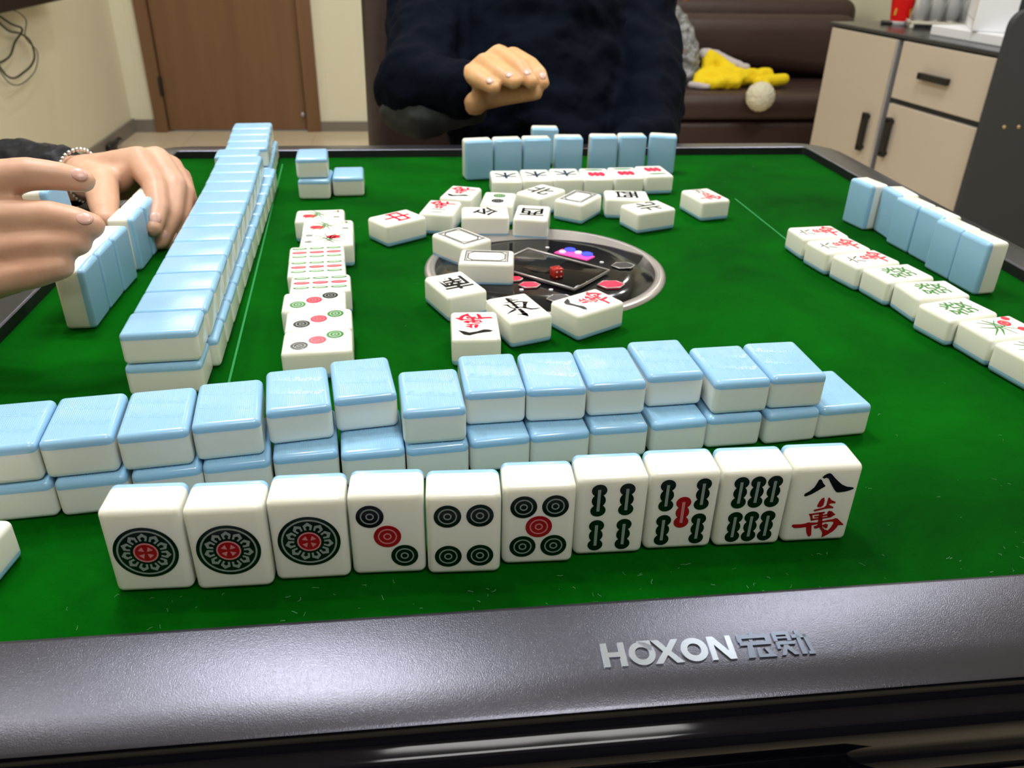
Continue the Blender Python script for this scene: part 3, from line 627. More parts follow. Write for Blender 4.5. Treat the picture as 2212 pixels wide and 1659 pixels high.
POSES = """
T1 s 0 -216.6 -334.6 -1.3
T2 s 0 -184.7 -336.0 -0.2
T3 s 0 -153.4 -333.3 -0.6
T4 s 0 -121.8 -332.9 -1.7
T5 s 0 -90.5 -335.5 -2.1
T6 s 0 -59.0 -332.0 -1.6
T7 s 0 -27.5 -328.7 -0.8
T8 s 0 4.1 -327.8 -0.8
T9 s 0 35.7 -328.5 -0.9
T10 s 0 67.2 -328.3 -0.8
U0 l 1 -292.3 -271.4 6.8
U1 l 1 -261.1 -267.1 6.6
U2 l 1 -229.3 -264.0 6.8
U3 l 1 -198.3 -258.2 6.9
U4 l 1 -167.2 -247.0 8.1
U5 l 1 -136.0 -238.1 7.6
U6 l 1 -101.6 -253.3 3.6
U7 l 1 -70.5 -237.9 2.6
U8 l 1 -38.9 -237.6 0.6
U9 l 1 -7.5 -234.5 2.0
U10 l 1 24.8 -227.5 3.1
U11 l 1 57.4 -237.3 2.9
U12 l 1 89.2 -234.3 1.9
L13 l 0 118.4 -234.6 4.6
L12 l 0 87.5 -237.8 5.2
L11 l 0 55.8 -239.1 2.6
L10 l 0 24.4 -242.1 4.5
L9 l 0 -7.2 -244.2 2.1
L8 l 0 -39.1 -248.2 4.5
L7 l 0 -70.1 -250.8 5.5
L6 l 0 -101.0 -255.0 5.0
L5 l 0 -132.0 -256.8 4.6
L4 l 0 -164.2 -256.8 5.8
L3 l 0 -195.8 -261.6 6.8
L2 l 0 -226.9 -265.7 8.5
L1 l 0 -258.4 -269.3 6.3
L0 l 0 -289.6 -271.4 5.0
D1 l 0 -122.7 84.8 -54.5
D2 l 0 -84.2 111.9 -15.0
D3 l 0 -63.4 158.2 -19.4
D4 l 0 -29.8 136.0 -11.6
D5 l 0 13.4 159.7 -45.5
D6 l 0 45.8 138.0 -37.6
D7 l 0 93.0 142.7 82.4
D8 l 0 104.3 105.0 -69.3
D9 l 0 169.5 139.7 13.0
D10 l 0 -45.6 96.7 87.2
D11 l 0 -3.9 93.3 -12.5
D12 l 0 -70.2 31.7 36.8
D13 l 0 -53.6 -15.7 82.2
D14 l 0 -80.4 -68.2 22.6
D15 l 0 -40.4 -111.6 19.0
D16 l 0 7.4 -105.6 -59.2
D17 l 0 -71.4 -137.6 -1.3
C1 l 0 -167.9 -153.6 93.5
C2 l 0 -169.9 -122.6 94.1
C3 l 0 -175.7 -92.1 93.8
C4 l 0 -174.4 -61.1 94.0
C5 l 0 -179.9 -30.2 95.0
C6 l 0 -182.6 0.5 95.2
C7 l 0 -177.7 32.4 92.8
C8 l 0 -179.4 63.5 93.4
C9 l 0 -188.6 94.2 93.2
K1 l 1 -207.0 230.2 3.9
K2 l 0 -204.8 225.9 -1.1
K3 l 0 -173.2 234.7 2.0
S1 s 0 -38.6 278.7 9.2
S2 s 0 -6.7 283.2 5.7
S3 s 0 25.5 286.9 2.2
S4 s 0 61.8 292.2 -2.2
S5 s 0 101.4 295.5 -3.3
S6 s 0 133.9 297.9 -1.0
S7 s 0 169.2 296.8 -15.5
S8 s 0 42.4 338.6 -3.8
R1 l 0 -14.9 214.9 -1.2
R2 l 0 16.6 218.3 -1.1
R3 l 0 47.7 221.1 -0.7
R4 l 0 79.0 220.5 -1.9
R5 l 0 110.6 223.6 0.3
R6 l 0 142.4 228.6 3.6
W6 s 0 322.9 -54.7 97.0
W5 s 0 320.7 -24.0 96.9
W4 s 0 323.8 7.5 96.0
W3 s 0 320.4 38.2 96.5
W2 s 0 324.0 70.1 89.2
W1 s 0 310.0 100.4 101.9
X1 l 0 231.7 27.3 -85.0
X2 l 0 234.3 -5.5 -79.2
X3 l 0 242.2 -36.7 -75.2
X4 l 0 251.8 -67.4 -79.1
X5 l 0 259.7 -99.9 -86.2
X6 l 0 258.2 -134.1 -76.5
X7 l 0 269.1 -164.6 -80.4
X8 l 0 273.7 -196.0 -78.0
Y1 s 0 -329.9 -71.1 90.8
Y2 s 0 -329.8 -40.0 89.4
Y3 s 0 -328.7 -9.0 87.8
Y4 s 0 -328.6 34.9 90.1
V1 l 1 -252.2 -163.5 93.4
B1 l 0 -252.5 -164.8 92.4
V2 l 1 -253.0 -132.7 93.4
B2 l 0 -249.7 -133.6 93.2
V3 l 1 -254.7 -101.8 93.4
B3 l 0 -251.2 -102.8 93.2
V4 l 1 -256.3 -70.9 93.4
B4 l 0 -252.6 -72.1 93.2
V5 l 1 -258.0 -40.1 93.4
B5 l 0 -254.1 -41.3 93.2
V6 l 1 -259.7 -9.2 93.4
B6 l 0 -255.5 -10.5 93.2
V7 l 1 -261.4 21.6 93.4
B7 l 0 -257.0 20.3 93.2
V8 l 1 -263.1 52.5 93.4
B8 l 0 -258.4 51.0 93.2
V9 l 1 -264.8 83.3 93.4
B9 l 0 -259.8 81.8 93.2
V10 l 1 -266.5 114.2 93.4
B10 l 0 -261.3 112.7 93.2
V11 l 1 -268.9 145.0 93.4
B11 l 0 -262.8 143.5 93.2
V12 l 1 -271.2 175.7 93.4
B12 l 0 -264.2 174.4 93.2
V13 l 1 -273.5 206.4 93.4
B13 l 0 -265.6 205.2 93.2
V14 l 1 -280.0 237.3 95.0
B14 l 0 -267.1 236.1 93.2
V15 l 1 -275.8 268.9 94.0
B15 l 0 -273.8 266.9 93.2
V16 l 1 -279.0 299.5 94.0
B16 l 0 -276.4 297.8 93.2
V17 l 1 -282.2 330.1 94.0
B17 l 0 -279.0 328.6 93.2
V18 l 1 -285.4 361.0 94.0
B18 l 0 -281.6 359.5 93.2
Y5 s 0 -328.0 66.0 90.0
Y6 s 0 -328.0 97.0 90.0
"""
P = {}
for ln in POSES.strip().splitlines():
    q = ln.split(); P[q[0]] = (q[1], int(q[2]), float(q[3]), float(q[4]), float(q[5]))
ORD = ['first', 'second', 'third', 'fourth', 'fifth', 'sixth', 'seventh', 'eighth', 'ninth', 'tenth', 'eleventh', 'twelfth', 'thirteenth', 'fourteenth', 'fifteenth', 'sixteenth', 'seventeenth', 'eighteenth']
g = 'player\'s own tiles standing in the front row'
front = [('wheel', 'large one-dot wheel, leftmost in the front row'), ('wheel', 'large one-dot wheel, between two other wheel tiles'), ('wheel', 'large one-dot wheel, beside the three-dot tile'), ('d3', 'diagonal black, red and green dots, in the front row'), ('d4', 'four green dots, in the front row'),
         ('d5', 'four green dots around a red one'), ('b4', 'four green bamboo sticks, in the front row'), ('b5', 'four green bamboo sticks and a red one'), ('b6', 'six green bamboo sticks in two rows'), ('wan8', 'black 八 above red 萬, right end of front row')]
for i, (f, lb) in enumerate(front):
    p = P['T%d' % (i + 1)]; make_tile('s', 0, p[2], p[3], p[4], 'standing tile with ' + lb, g, f)
for i in range(13):
    p = P['U%d' % i]; make_tile('l', 1, p[2], p[3], p[4] + 180, 'face-down blue tile on upper layer of near wall, %s from left%s' % (ORD[i], ', jutting forward' if i == 6 else ''), 'upper layer of the near tile wall', lettering=True)
for i in range(14):
    p = P['L%d' % i]; make_tile('l', 0, p[2], p[3], p[4] + 180, 'face-down blue tile on bottom layer of near wall, %s from left' % ORD[i], 'bottom layer of the near tile wall', lettering=True)
# one more pair of the near wall reaches beyond the left edge of the view
for i in range(18):
    p = P['V%d' % (i + 1)]; make_tile('l', 1, p[2], p[3], p[4], 'face-down blue tile on upper layer of left wall, %s from near end' % ORD[i], 'upper layer of the left tile wall')
for i in range(18):
    p = P['B%d' % (i + 1)]; make_tile('l', 0, p[2], p[3], p[4], 'face-down blue tile on bottom layer of left wall, %s from near end' % ORD[i], 'bottom layer of the left tile wall')
disc_ = {'D1': ('中', 0, 'red 中, leftmost of the discards'), 'D2': ('wan2', 1, 'black 二 and red 萬, second discard from left'), 'D3': ('wan1', 1, 'black 一 and red 萬, leftmost in the back of the discards'),
    'D4': ('d2', 1, 'one green and one black dot, among discards'), 'D5': ('北', 0, 'black 北, turned diagonally in front of the 木 tiles'), 'D6': ('white', 0, 'empty black frame, behind the console among discards'),
    'D7': ('西', 1, 'black character, half hidden behind the right discard'), 'D8': ('北', 1, 'black 北, right of the empty framed tile'), 'D9': ('wan4', 0, 'black and red characters, alone at right of the discards'),
    'D10': ('令', 1, 'black sideways character, touching the console from behind'), 'D11': ('西', 1, 'black 西 upside down, behind the console'), 'D12': ('white', 0, 'empty black frame, diagonal on the console ring'),
    'D13': ('white', 0, 'empty black frame, lying across the console'), 'D14': ('南', 1, 'black 南, left of the 東 tile'), 'D15': ('east', 0, 'large black 東, in front of the console'),
    'D16': ('wan1', 1, 'black 一 and red 萬, right front of the console'), 'D17': ('wan1', 1, 'black 一 and red 萬, nearest discard to the near wall')}
for k_, (f, fl, lb) in disc_.items():
    p = P[k_]; make_tile('l', 0, p[2], p[3], p[4], 'face-up discard with ' + lb, 'discards around the console', f, bool(fl), True)
col = [('d3b', 0, 'three diagonal dots, nearest end of the left column'), ('d3b', 0, 'three diagonal dots, second from near end of left column'), ('d3b', 1, 'three diagonal dots, green one at left, left column'), ('b9', 0, 'nine bamboo sticks, nearest of its three'),
       ('b9', 0, 'nine bamboo sticks, middle of its three'), ('b9', 0, 'nine bamboo sticks, farthest of its three'), ('fl0', 0, 'red flower and black writing at left, left column'), ('fl1', 1, 'green bamboo plant, second from far end of left column'), ('fl1', 1, 'pink flower, far end of the left column')]
for i, (f, fl, lb) in enumerate(col):
    p = P['C%d' % (i + 1)]; make_tile('l', 0, p[2], p[3], p[4], 'face-up tile with ' + lb, 'exposed tiles in the left column', f, bool(fl), True)
for k_, lb in (('K1', 'face-down blue tile on top of a pair near the left wall'), ('K2', 'face-down blue tile underneath another near the left wall'), ('K3', 'face-down blue tile lying right of the small stack')):
    p = P[k_]; make_tile('l', p[1], p[2], p[3], p[4], lb, 'three loose face-down tiles')
for i in range(7):
    p = P['S%d' % (i + 1)]; make_tile('b', 0, p[2], p[3], p[4], 'blue-backed tile standing in front of opposite player, %s from left' % ORD[i], 'opposite player\'s standing tiles')
p = P['S8']; make_tile('b', 0, p[2], p[3], p[4], 'lone blue-backed tile standing behind the opposite player\'s row', 'opposite player\'s standing tiles')
rr = [('木', 1, 'black 木, left end of the far row'), ('木', 1, 'black 木, middle of three in the far row'), ('木', 1, 'black 木, right of its three in the far row'), ('bird', 1, 'red patch and green bar, left of three in far row'), ('bird', 1, 'red patch and green bar, middle of three in far row'), ('bird', 0, 'green bar behind red patch, right end of far row')]
for i, (f, fl, lb) in enumerate(rr):
    p = P['R%d' % (i + 1)]; make_tile('l', 0, p[2], p[3], p[4], 'face-up tile with ' + lb, 'exposed tiles in the far row', f, bool(fl) if i < 5 else False, True)
for i in range(6):
    p = P['W%d' % (i + 1)]; make_tile('s', 0, p[2], p[3], p[4], 'blue-backed tile standing by the right rim, %s from far end' % ORD[i], 'right player\'s standing tiles')
xx = [('wan6', 'black and red characters, far end of the right row'), ('wan6', 'black and red characters, second from far end of right row'), ('wan6', 'black and red characters, beside the green 發 tiles'), ('發', 'green 發, farthest of the three'), ('發', 'green 發, middle of the three'), ('發', 'green 發, nearest of the three'), ('fl2', 'red blossoms and green stems, beside the 發 tiles'), ('fl2', 'red blossom and stems, cut by the photo\'s right edge')]
for i, (f, lb) in enumerate(xx):
    p = P['X%d' % (i + 1)]; make_tile('l', 0, p[2], p[3], p[4], 'face-up tile with ' + lb, 'exposed tiles in the right row', f, i < 6, True)
for i, lb in enumerate(['nearest end of left player\'s row', 'second from near end of left player\'s row', 'third from near end of left player\'s row', 'between the left player\'s thumb and fingers, nearest', 'middle tile gripped by the left player\'s hand', 'farthest tile under the left player\'s hand']):
    p = P['Y%d' % (i + 1)]; make_tile('b', 0, p[2], p[3], p[4], 'blue-backed standing tile, ' + lb, 'left player\'s standing tiles')
# tile at the lower left edge of the picture and the tile held in the air
make_tile('l', 0, -301, -328, 82, 'face-up ivory tile cut by the left edge, left of the front row', 'discards around the console', None, False, True)
make_tile('b', 0, 0, 0, 90, 'blue-backed tile held between the left player\'s thumb and finger', 'left player\'s standing tiles', xyzrot=((-0.3470, -0.0464, Z0 + 0.0458), (math.radians(3), math.radians(-3), math.radians(-3))))

# ------------------------------------------------------------------ people
HA ={
'forearm':[(-0.7787, 0.3052, -0.0409, 0.036), (-0.5748, 0.2304, -0.0063, 0.031), (-0.4615, 0.1867, 0.0228, 0.026), (-0.4064, 0.1589, 0.0366, 0.02)],
'palm1':[(-0.4064, 0.1589, 0.0366, 0.02), (-0.3719, 0.1424, 0.0456, 0.018), (-0.3421, 0.1337, 0.0572, 0.0132)],
'palm2':[(-0.4064, 0.1589, 0.0366, 0.02), (-0.3654, 0.1517, 0.0431, 0.018), (-0.3307, 0.1449, 0.0551, 0.0125)],
'palm3':[(-0.4086, 0.1629, 0.033, 0.019), (-0.3651, 0.159, 0.0357, 0.016), (-0.3218, 0.1508, 0.047, 0.0115)],
'palm4':[(-0.4127, 0.1723, 0.0284, 0.018), (-0.3646, 0.1659, 0.0275, 0.014), (-0.316, 0.1558, 0.0365, 0.01)],
'index':[(-0.3421, 0.1337, 0.0572, 0.0132), (-0.3227, 0.1014, 0.045, 0.0105), (-0.316, 0.0764, 0.0327, 0.0092), (-0.3166, 0.0558, 0.0227, 0.0078)],
'middle':[(-0.3307, 0.1449, 0.0551, 0.0125), (-0.3104, 0.115, 0.0411, 0.0102), (-0.3093, 0.0876, 0.0233, 0.009), (-0.3168, 0.065, 0.0082, 0.0074)],
'ring':[(-0.3218, 0.1508, 0.047, 0.0115), (-0.307, 0.1266, 0.0317, 0.0098), (-0.306, 0.0999, 0.0152, 0.0085), (-0.3141, 0.0757, 0.0012, 0.007)],
'little':[(-0.316, 0.1558, 0.0365, 0.01), (-0.3081, 0.1386, 0.022, 0.0085), (-0.3077, 0.1161, 0.0088, 0.0075), (-0.3148, 0.097, -0.0022, 0.0065)],
'web':[(-0.3726, 0.1185, 0.044, 0.015), (-0.3587, 0.1227, 0.0443, 0.012), (-0.3456, 0.1293, 0.0527, 0.011)],
'thumb':[(-0.3902, 0.1418, 0.0406, 0.018), (-0.3677, 0.1068, 0.0448, 0.0145), (-0.3554, 0.0706, 0.0404, 0.0125), (-0.3458, 0.0407, 0.0346, 0.0088)],
}
HB ={
'forearm':[(-0.6941, 0.0679, 0.0479, 0.04), (-0.5023, -0.0777, 0.077, 0.03), (-0.4288, -0.1191, 0.0809, 0.024)],
'p1':[(-0.4288, -0.1191, 0.0809, 0.024), (-0.3988, -0.1196, 0.0969, 0.02), (-0.3698, -0.1259, 0.1023, 0.016)],
'p2':[(-0.4288, -0.1191, 0.0809, 0.024), (-0.3936, -0.1315, 0.0872, 0.02), (-0.3678, -0.1331, 0.0899, 0.013)],
'p3':[(-0.4289, -0.1204, 0.0786, 0.024), (-0.3941, -0.1377, 0.0759, 0.019), (-0.3684, -0.1416, 0.0746, 0.0125)],
'p4':[(-0.429, -0.1217, 0.0763, 0.024), (-0.4007, -0.1319, 0.0642, 0.018), (-0.3719, -0.1444, 0.0586, 0.012)],
'thumb':[(-0.3698, -0.1259, 0.1023, 0.016), (-0.3361, -0.1247, 0.1118, 0.0112), (-0.32, -0.1252, 0.1144, 0.0098), (-0.306, -0.1223, 0.1124, 0.0085), (-0.2939, -0.1201, 0.1088, 0.007)],
'index':[(-0.3678, -0.1331, 0.0899, 0.013), (-0.3369, -0.1353, 0.0928, 0.0108), (-0.3099, -0.138, 0.0938, 0.0096), (-0.2958, -0.1408, 0.0918, 0.0088), (-0.2861, -0.1432, 0.0898, 0.0075)],
'middle':[(-0.3684, -0.1416, 0.0746, 0.0125), (-0.3375, -0.1438, 0.0775, 0.01), (-0.313, -0.1455, 0.0798, 0.0095), (-0.3014, -0.1466, 0.0804, 0.0085), (-0.2932, -0.1472, 0.0811, 0.007)],
'ring':[(-0.3719, -0.1444, 0.0586, 0.012), (-0.3381, -0.152, 0.0628, 0.0098), (-0.32, -0.1523, 0.0661, 0.0092), (-0.3039, -0.1524, 0.0696, 0.0075)],
'little':[(-0.3865, -0.1233, 0.0416, 0.01), (-0.3574, -0.1269, 0.0477, 0.0082), (-0.3386, -0.1288, 0.0526, 0.007)],
}
HC ={
'forearm':[(-0.1047, 0.5731, 0.0497, 0.026), (-0.0701, 0.5222, 0.0487, 0.026), (-0.0325, 0.4929, 0.056, 0.025)],
'heel':[(-0.0354, 0.4944, 0.058, 0.026), (-0.0282, 0.4706, 0.048, 0.02)],
'pi_':[(-0.0328, 0.4888, 0.059, 0.022), (-0.0318, 0.4761, 0.0776, 0.0135), (-0.0242, 0.4459, 0.0769, 0.0115), (-0.0076, 0.4227, 0.07, 0.0085)],
'ri':[(-0.0297, 0.4899, 0.0616, 0.024), (-0.0141, 0.4798, 0.0881, 0.015), (-0.0003, 0.4412, 0.0841, 0.0115), (0.0153, 0.4181, 0.0771, 0.0085)],
'mi':[(-0.0237, 0.4907, 0.0643, 0.024), (0.0041, 0.4882, 0.0969, 0.015), (0.0245, 0.442, 0.0909, 0.0125), (0.0362, 0.4158, 0.0775, 0.0088)],
'ind':[(-0.0179, 0.49, 0.0644, 0.024), (0.0226, 0.496, 0.0943, 0.014), (0.0403, 0.4625, 0.0897, 0.0115), (0.049, 0.4405, 0.0833, 0.0098), (0.0528, 0.4292, 0.0743, 0.0078)],
'thumb':[(-0.0184, 0.4829, 0.0515, 0.02), (0.004, 0.4698, 0.0538, 0.0145), (0.0247, 0.4471, 0.0589, 0.0115), (0.0442, 0.4294, 0.0625, 0.0085)],
}
BODYC ={
'torso':[(0.0754, 0.5788, -0.1063, 0.13), (0.0805, 0.6732, 0.0219, 0.145), (0.0897, 0.7667, 0.1289, 0.15), (0.1001, 0.8373, 0.2159, 0.12), (0.1028, 0.8725, 0.2792, 0.06), (0.1054, 0.8887, 0.3293, 0.055)],
'sh':[(-0.0315, 0.8229, 0.1821, 0.075), (0.1001, 0.8373, 0.2159, 0.09), (0.2259, 0.7942, 0.1872, 0.075)],
'uarm':[(-0.0315, 0.8229, 0.1821, 0.078), (-0.0796, 0.6952, 0.1083, 0.068), (-0.1028, 0.5735, 0.0508, 0.056)],
'farm':[(-0.1028, 0.5735, 0.0508, 0.056), (-0.0789, 0.5337, 0.0468, 0.048), (-0.0402, 0.4932, 0.0548, 0.036)],
'uarm2':[(0.2259, 0.7942, 0.1872, 0.078), (0.2395, 0.6964, 0.0981, 0.064), (0.2307, 0.5957, 0.0193, 0.06)],
'farm2':[(0.2307, 0.5957, 0.0193, 0.06), (0.2011, 0.5026, -0.009, 0.042), (0.168, 0.452, -0.0244, 0.036)],
}
NAILS_A= [([-0.3169, 0.0622, 0.0256], [-0.101, -0.708, -0.699], 0.0088, 1), ([-0.3169, 0.0698, 0.0105], [-0.239, -0.715, -0.656], 0.0084, 1), ([-0.3117, 0.0807, 0.0043], [-0.345, -0.764, -0.546], 0.0072, 1)]
NAILS_B= [([-0.295, -0.1205, 0.1097], [0.92, -0.047, -0.389], 0.007, 1), ([-0.2879, -0.1427, 0.0902], [0.921, -0.27, -0.28], 0.0074, 1)]
NAILS_C= [([-0.0116, 0.4277, 0.0718], [0.63, -0.697, -0.343], 0.009, 1), ([0.0115, 0.4241, 0.0788], [0.563, -0.769, -0.302], 0.009, 1), ([0.0327, 0.4242, 0.0815], [0.321, -0.83, -0.456], 0.0095, 1), ([0.0522, 0.4336, 0.0779], [0.089, -0.732, -0.676], 0.0082, 1)]

def nails(lst, parent, up_=.7):
    for c, a, r, s in lst:
        a = Vector(a); P_ = Vector(c) + Vector((0, 0, Z0)); v = (cam.location - P_).normalized()
        n_ = (Vector((0, 0, up_)) + v * .8); n_ = (n_ - a * n_.dot(a)).normalized(); b = n_.cross(a)
        bm = bmesh.new(); bmesh.ops.create_uvsphere(bm, u_segments=16, v_segments=10, radius=1)
        Mx = Matrix((b * r * .52, a * r * .66, n_ * r * .20)).transposed()
        for vv in bm.verts: vv.co = Mx @ vv.co + P_ + n_ * r * .90
        obj('fingernail', bm, M['nail'], parent, True)
# left player: only the arms and hands reach into the picture
pl = thing('person', 'person at left in black jacket arranging blue tiles with both hands', 'person', (-.95, .05, Z0 - .25))
def rel(o, parent): o.parent = parent; o.matrix_parent_inverse = (Matrix.Translation(parent.location) @ Matrix.Diagonal((*parent.scale, 1))).inverted(); return o
ch = [up_z(c) for c in list(HA.values()) + list(HB.values())]
sa, sb = HA['forearm'][0], HB['forearm'][0]
ch.append(up_z([(-.98, .25, .0, .05), (sa[0], sa[1], sa[2], sa[3])])); ch.append(up_z([(-.98, -.12, .0, .05), (sb[0], sb[1], sb[2], sb[3])]))
ch.append(up_z([(-.99, .26, .02, .06), (-1.0, .26, .10, .06), (-1.02, .06, .14, .10), (-1.0, -.14, .10, .06), (-.99, -.13, .02, .06)]))
ch.append(up_z([(-1.02, .06, .10, .12), (-1.0, .06, -.15, .12)]))
body = rel(remeshed('body', blob_bm(ch, .4), M['skin'], .0021, 5), pl)
nb = [o_ for o_ in (NAILS_A + NAILS_B)]
nails(NAILS_A, None, -.1); nails(NAILS_B, None, .5)
for o_ in [x for x in C.objects if x.name.startswith('fingernail') and x.parent is None]: rel(o_, pl)
fa = HA['forearm']
jk = [up_z([(fa[0][0] - .2, fa[0][1] - .05, fa[0][2] + .04, .062), (fa[0][0], fa[0][1], fa[0][2], .055), (fa[1][0], fa[1][1], fa[1][2] + .006, .046), (fa[2][0], fa[2][1], fa[2][2] + .005, .037), (-.428, .172, .034, .030)])]
jk.append(up_z([(sb[0] - .15, sb[1] + .02, sb[2], .062), (sb[0], sb[1], sb[2], .055), (HB['forearm'][1][0] - .03, HB['forearm'][1][1], HB['forearm'][1][2], .042)]))
jk.append(up_z([(-.99, .26, .06, .075), (-1.0, .28, .12, .075), (-1.02, .06, .16, .12), (-1.0, -.14, .12, .075), (-.99, -.15, .04, .075)]))
jk.append(up_z([(-1.02, .06, .10, .15), (-1.0, .06, -.20, .15)]))
rel(remeshed('jacket', blob_bm(jk, .4), M['jacket'], .004, 3, disp=[(.02, .010), (.007, .0025)]), pl)
bm = bmesh.new(); c0 = Vector((-.3985, .1565, .0390 + Z0)); ax = (Vector(fa[3][:3]) - Vector(fa[2][:3])).normalized(); a1 = ax.orthogonal().normalized(); b1 = ax.cross(a1)
for k_ in range(36):
    t_ = 2 * PI * k_ / 36; bmesh.ops.create_icosphere(bm, subdivisions=1, radius=.0021, matrix=Matrix.Translation(c0 + (a1 * math.cos(t_) + b1 * math.sin(t_)) * .0225 + ax * (.002 * math.sin(3 * t_))))
rel(obj('bracelet', bm, M['bracelet'], None, True), pl)['label'] = 'silver chain bracelet on the wrist'

# opposite player
po = thing('person', 'person opposite in dark navy jacket with one hand raised over the table', 'person', (.10, .75, .36))
ch = [up_z(c) for c in HC.values()] + [[(x, y, z, r * .72) for x, y, z, r in up_z(c)] for c in BODYC.values()]
nk = up_z(BODYC['torso'])[-1]; hx, hy, hz = nk[0], nk[1] - .015, nk[2] + .075      # head centre, looking down at the table
ch += [[(nk[0], nk[1] + .01, nk[2] - .06, .048), (hx, hy + .03, hz - .07, .046)], [(hx, hy + .018, hz + .028, .074), (hx, hy + .0, hz + .005, .070)], [(hx - .022, hy - .020, hz - .035, .046), (hx + .022, hy - .020, hz - .035, .046)],
       [(hx, hy - .038, hz - .068, .026), (hx, hy - .030, hz - .060, .032)], [(hx, hy - .068, hz + .004, .008), (hx, hy - .082, hz - .024, .011)], [(hx - .013, hy - .066, hz - .026, .008), (hx + .013, hy - .066, hz - .026, .008)],
       [(hx - .074, hy + .012, hz - .012, .008), (hx - .077, hy + .020, hz + .014, .010)], [(hx + .074, hy + .012, hz - .012, .008), (hx + .077, hy + .020, hz + .014, .010)],
       [(hx - .040, hy - .056, hz + .020, .011), (hx - .014, hy - .062, hz + .022, .011)], [(hx + .040, hy - .056, hz + .020, .011), (hx + .014, hy - .062, hz + .022, .011)]]
rel(remeshed('body', blob_bm(ch, .4), M['skin2'], .0026, 4), po)
M['hair'] = mat('black_hair', (.006, .005, .005), .5); noise_bump(M['hair'], 120, .8, .004, 4, (1, 1, .15)); M['eye'] = mat('eye', (.02, .015, .012), .1); M['lip'] = mat('lips', (.50, .20, .16), .45)
rel(remeshed('hair', blob_bm([[(hx, hy + .032, hz + .042, .076), (hx, hy + .045, hz + .005, .070)], [(hx - .035, hy - .022, hz + .075, .032), (hx + .035, hy - .022, hz + .075, .032)], [(hx - .066, hy + .02, hz + .03, .018), (hx - .064, hy + .03, hz - .01, .015)], [(hx + .066, hy + .02, hz + .03, .018), (hx + .064, hy + .03, hz - .01, .015)]], .3), M['hair'], .004, 3, disp=[(.015, .005)]), po)
for sx in (-1, 1):
    bm = bmesh.new(); bmesh.ops.create_uvsphere(bm, u_segments=16, v_segments=10, radius=1, matrix=Matrix.Translation((hx + sx * .029, hy - .0665, hz + .006)) @ Matrix.Diagonal((.011, .005, .0042, 1))); rel(obj('eye', bm, M['eye'], None, True), po)
    bm = blob_bm([[(hx + sx * .044, hy - .060, hz + .026, .003), (hx + sx * .028, hy - .069, hz + .030, .0035), (hx + sx * .015, hy - .070, hz + .027, .0028)]], .4); rel(remeshed('eyebrow', bm, M['hair'], .0015, 2), po)
bm = blob_bm([[(hx - .020, hy - .062, hz - .048, .003), (hx, hy - .069, hz - .047, .0048), (hx + .020, hy - .062, hz - .048, .003)], [(hx - .014, hy - .063, hz - .053, .003), (hx, hy - .067, hz - .054, .005), (hx + .014, hy - .063, hz - .053, .003)]], .4); rel(remeshed('mouth', bm, M['lip'], .0016, 2), po)
nails(NAILS_C, None)
for o_ in [x for x in C.objects if x.name.startswith('fingernail') and x.parent is None]: rel(o_, po)
jc = [up_z(c) for k_, c in BODYC.items()]
jc = []
for k_, c in BODYC.items():
    c = up_z(c)
    if k_ == 'torso': c = c[:-2] + [(c[-2][0], c[-2][1], c[-2][2] - .02, .075)]
    jc.append(c)
rel(remeshed('jacket', blob_bm(jc, .4), M['navy'], .006, 5, disp=[(.09, .030), (.03, .010)]), po)
# loose cuff hanging under the forearm
f_ = HC['forearm']; e0 = BODYC['farm'][0]
bm = blob_bm([up_z([(e0[0] - .02, e0[1] - .01, e0[2] - .035, .030), (f_[1][0] - .02, f_[1][1], f_[1][2] - .030, .030), (f_[2][0] + .006, f_[2][1], f_[2][2] - .026, .018)])], .3)
rel(remeshed('sleeve_lining', bm, M['grey_lining'], .004, 4, disp=[(.04, .01)]), po)
bm = blob_bm([[(.02, .70, .42, .085), (.02, .45, .42, .075), (.02, .42, .12, .05), (.02, .42, .05, .045)], [(.20, .70, .42, .085), (.20, .45, .42, .075), (.20, .42, .12, .05), (.20, .42, .05, .045)], [(.02, .72, .42, .09), (.20, .72, .42, .09)]], .4)
rel(remeshed('trousers', bm, M['trousers'], .01, 4), po)

# ------------------------------------------------------------------ chair of the opposite player
t = thing('armchair', 'dark brown leather chair behind the opposite player', 'chair', (.12, .92, 0), math.radians(-3))
bm = bmesh.new(); box(bm, -.315, .20, -.02, .10, .30, 1.12, .045, 4)
for v in bm.verts: v.co.y += (v.co.z - .3) * .10
obj('backrest', bm, M['leather'], t, True)
bxo('seat', M['leather'], t, -.29, .20, -.42, .03, .24, .34, .03, 3, True)
for s_ in (-.33, .23):
    bm = bmesh.new(); box(bm, s_ - .03, s_ + .03, -.30, .02, .52, .575, .02, 3); box(bm, s_ - .02, s_ + .02, -.02, .02, .28, .54, .008); obj('armrest', bm, M['leather'], t, True)
bm = bmesh.new(); tube(bm, [(0, -.2, .04), (0, -.2, .26)], .03, 16); obj('column', bm, M['alu'], t, True)
for k_ in range(5):
    a_ = k_ * 2 * PI / 5; bm = bmesh.new(); tube(bm, [(0, -.2, .06), (.26 * math.cos(a_), -.2 + .26 * math.sin(a_), .03)], [.025, .015], 10); obj('foot', bm, M['matte_black'], t, True)

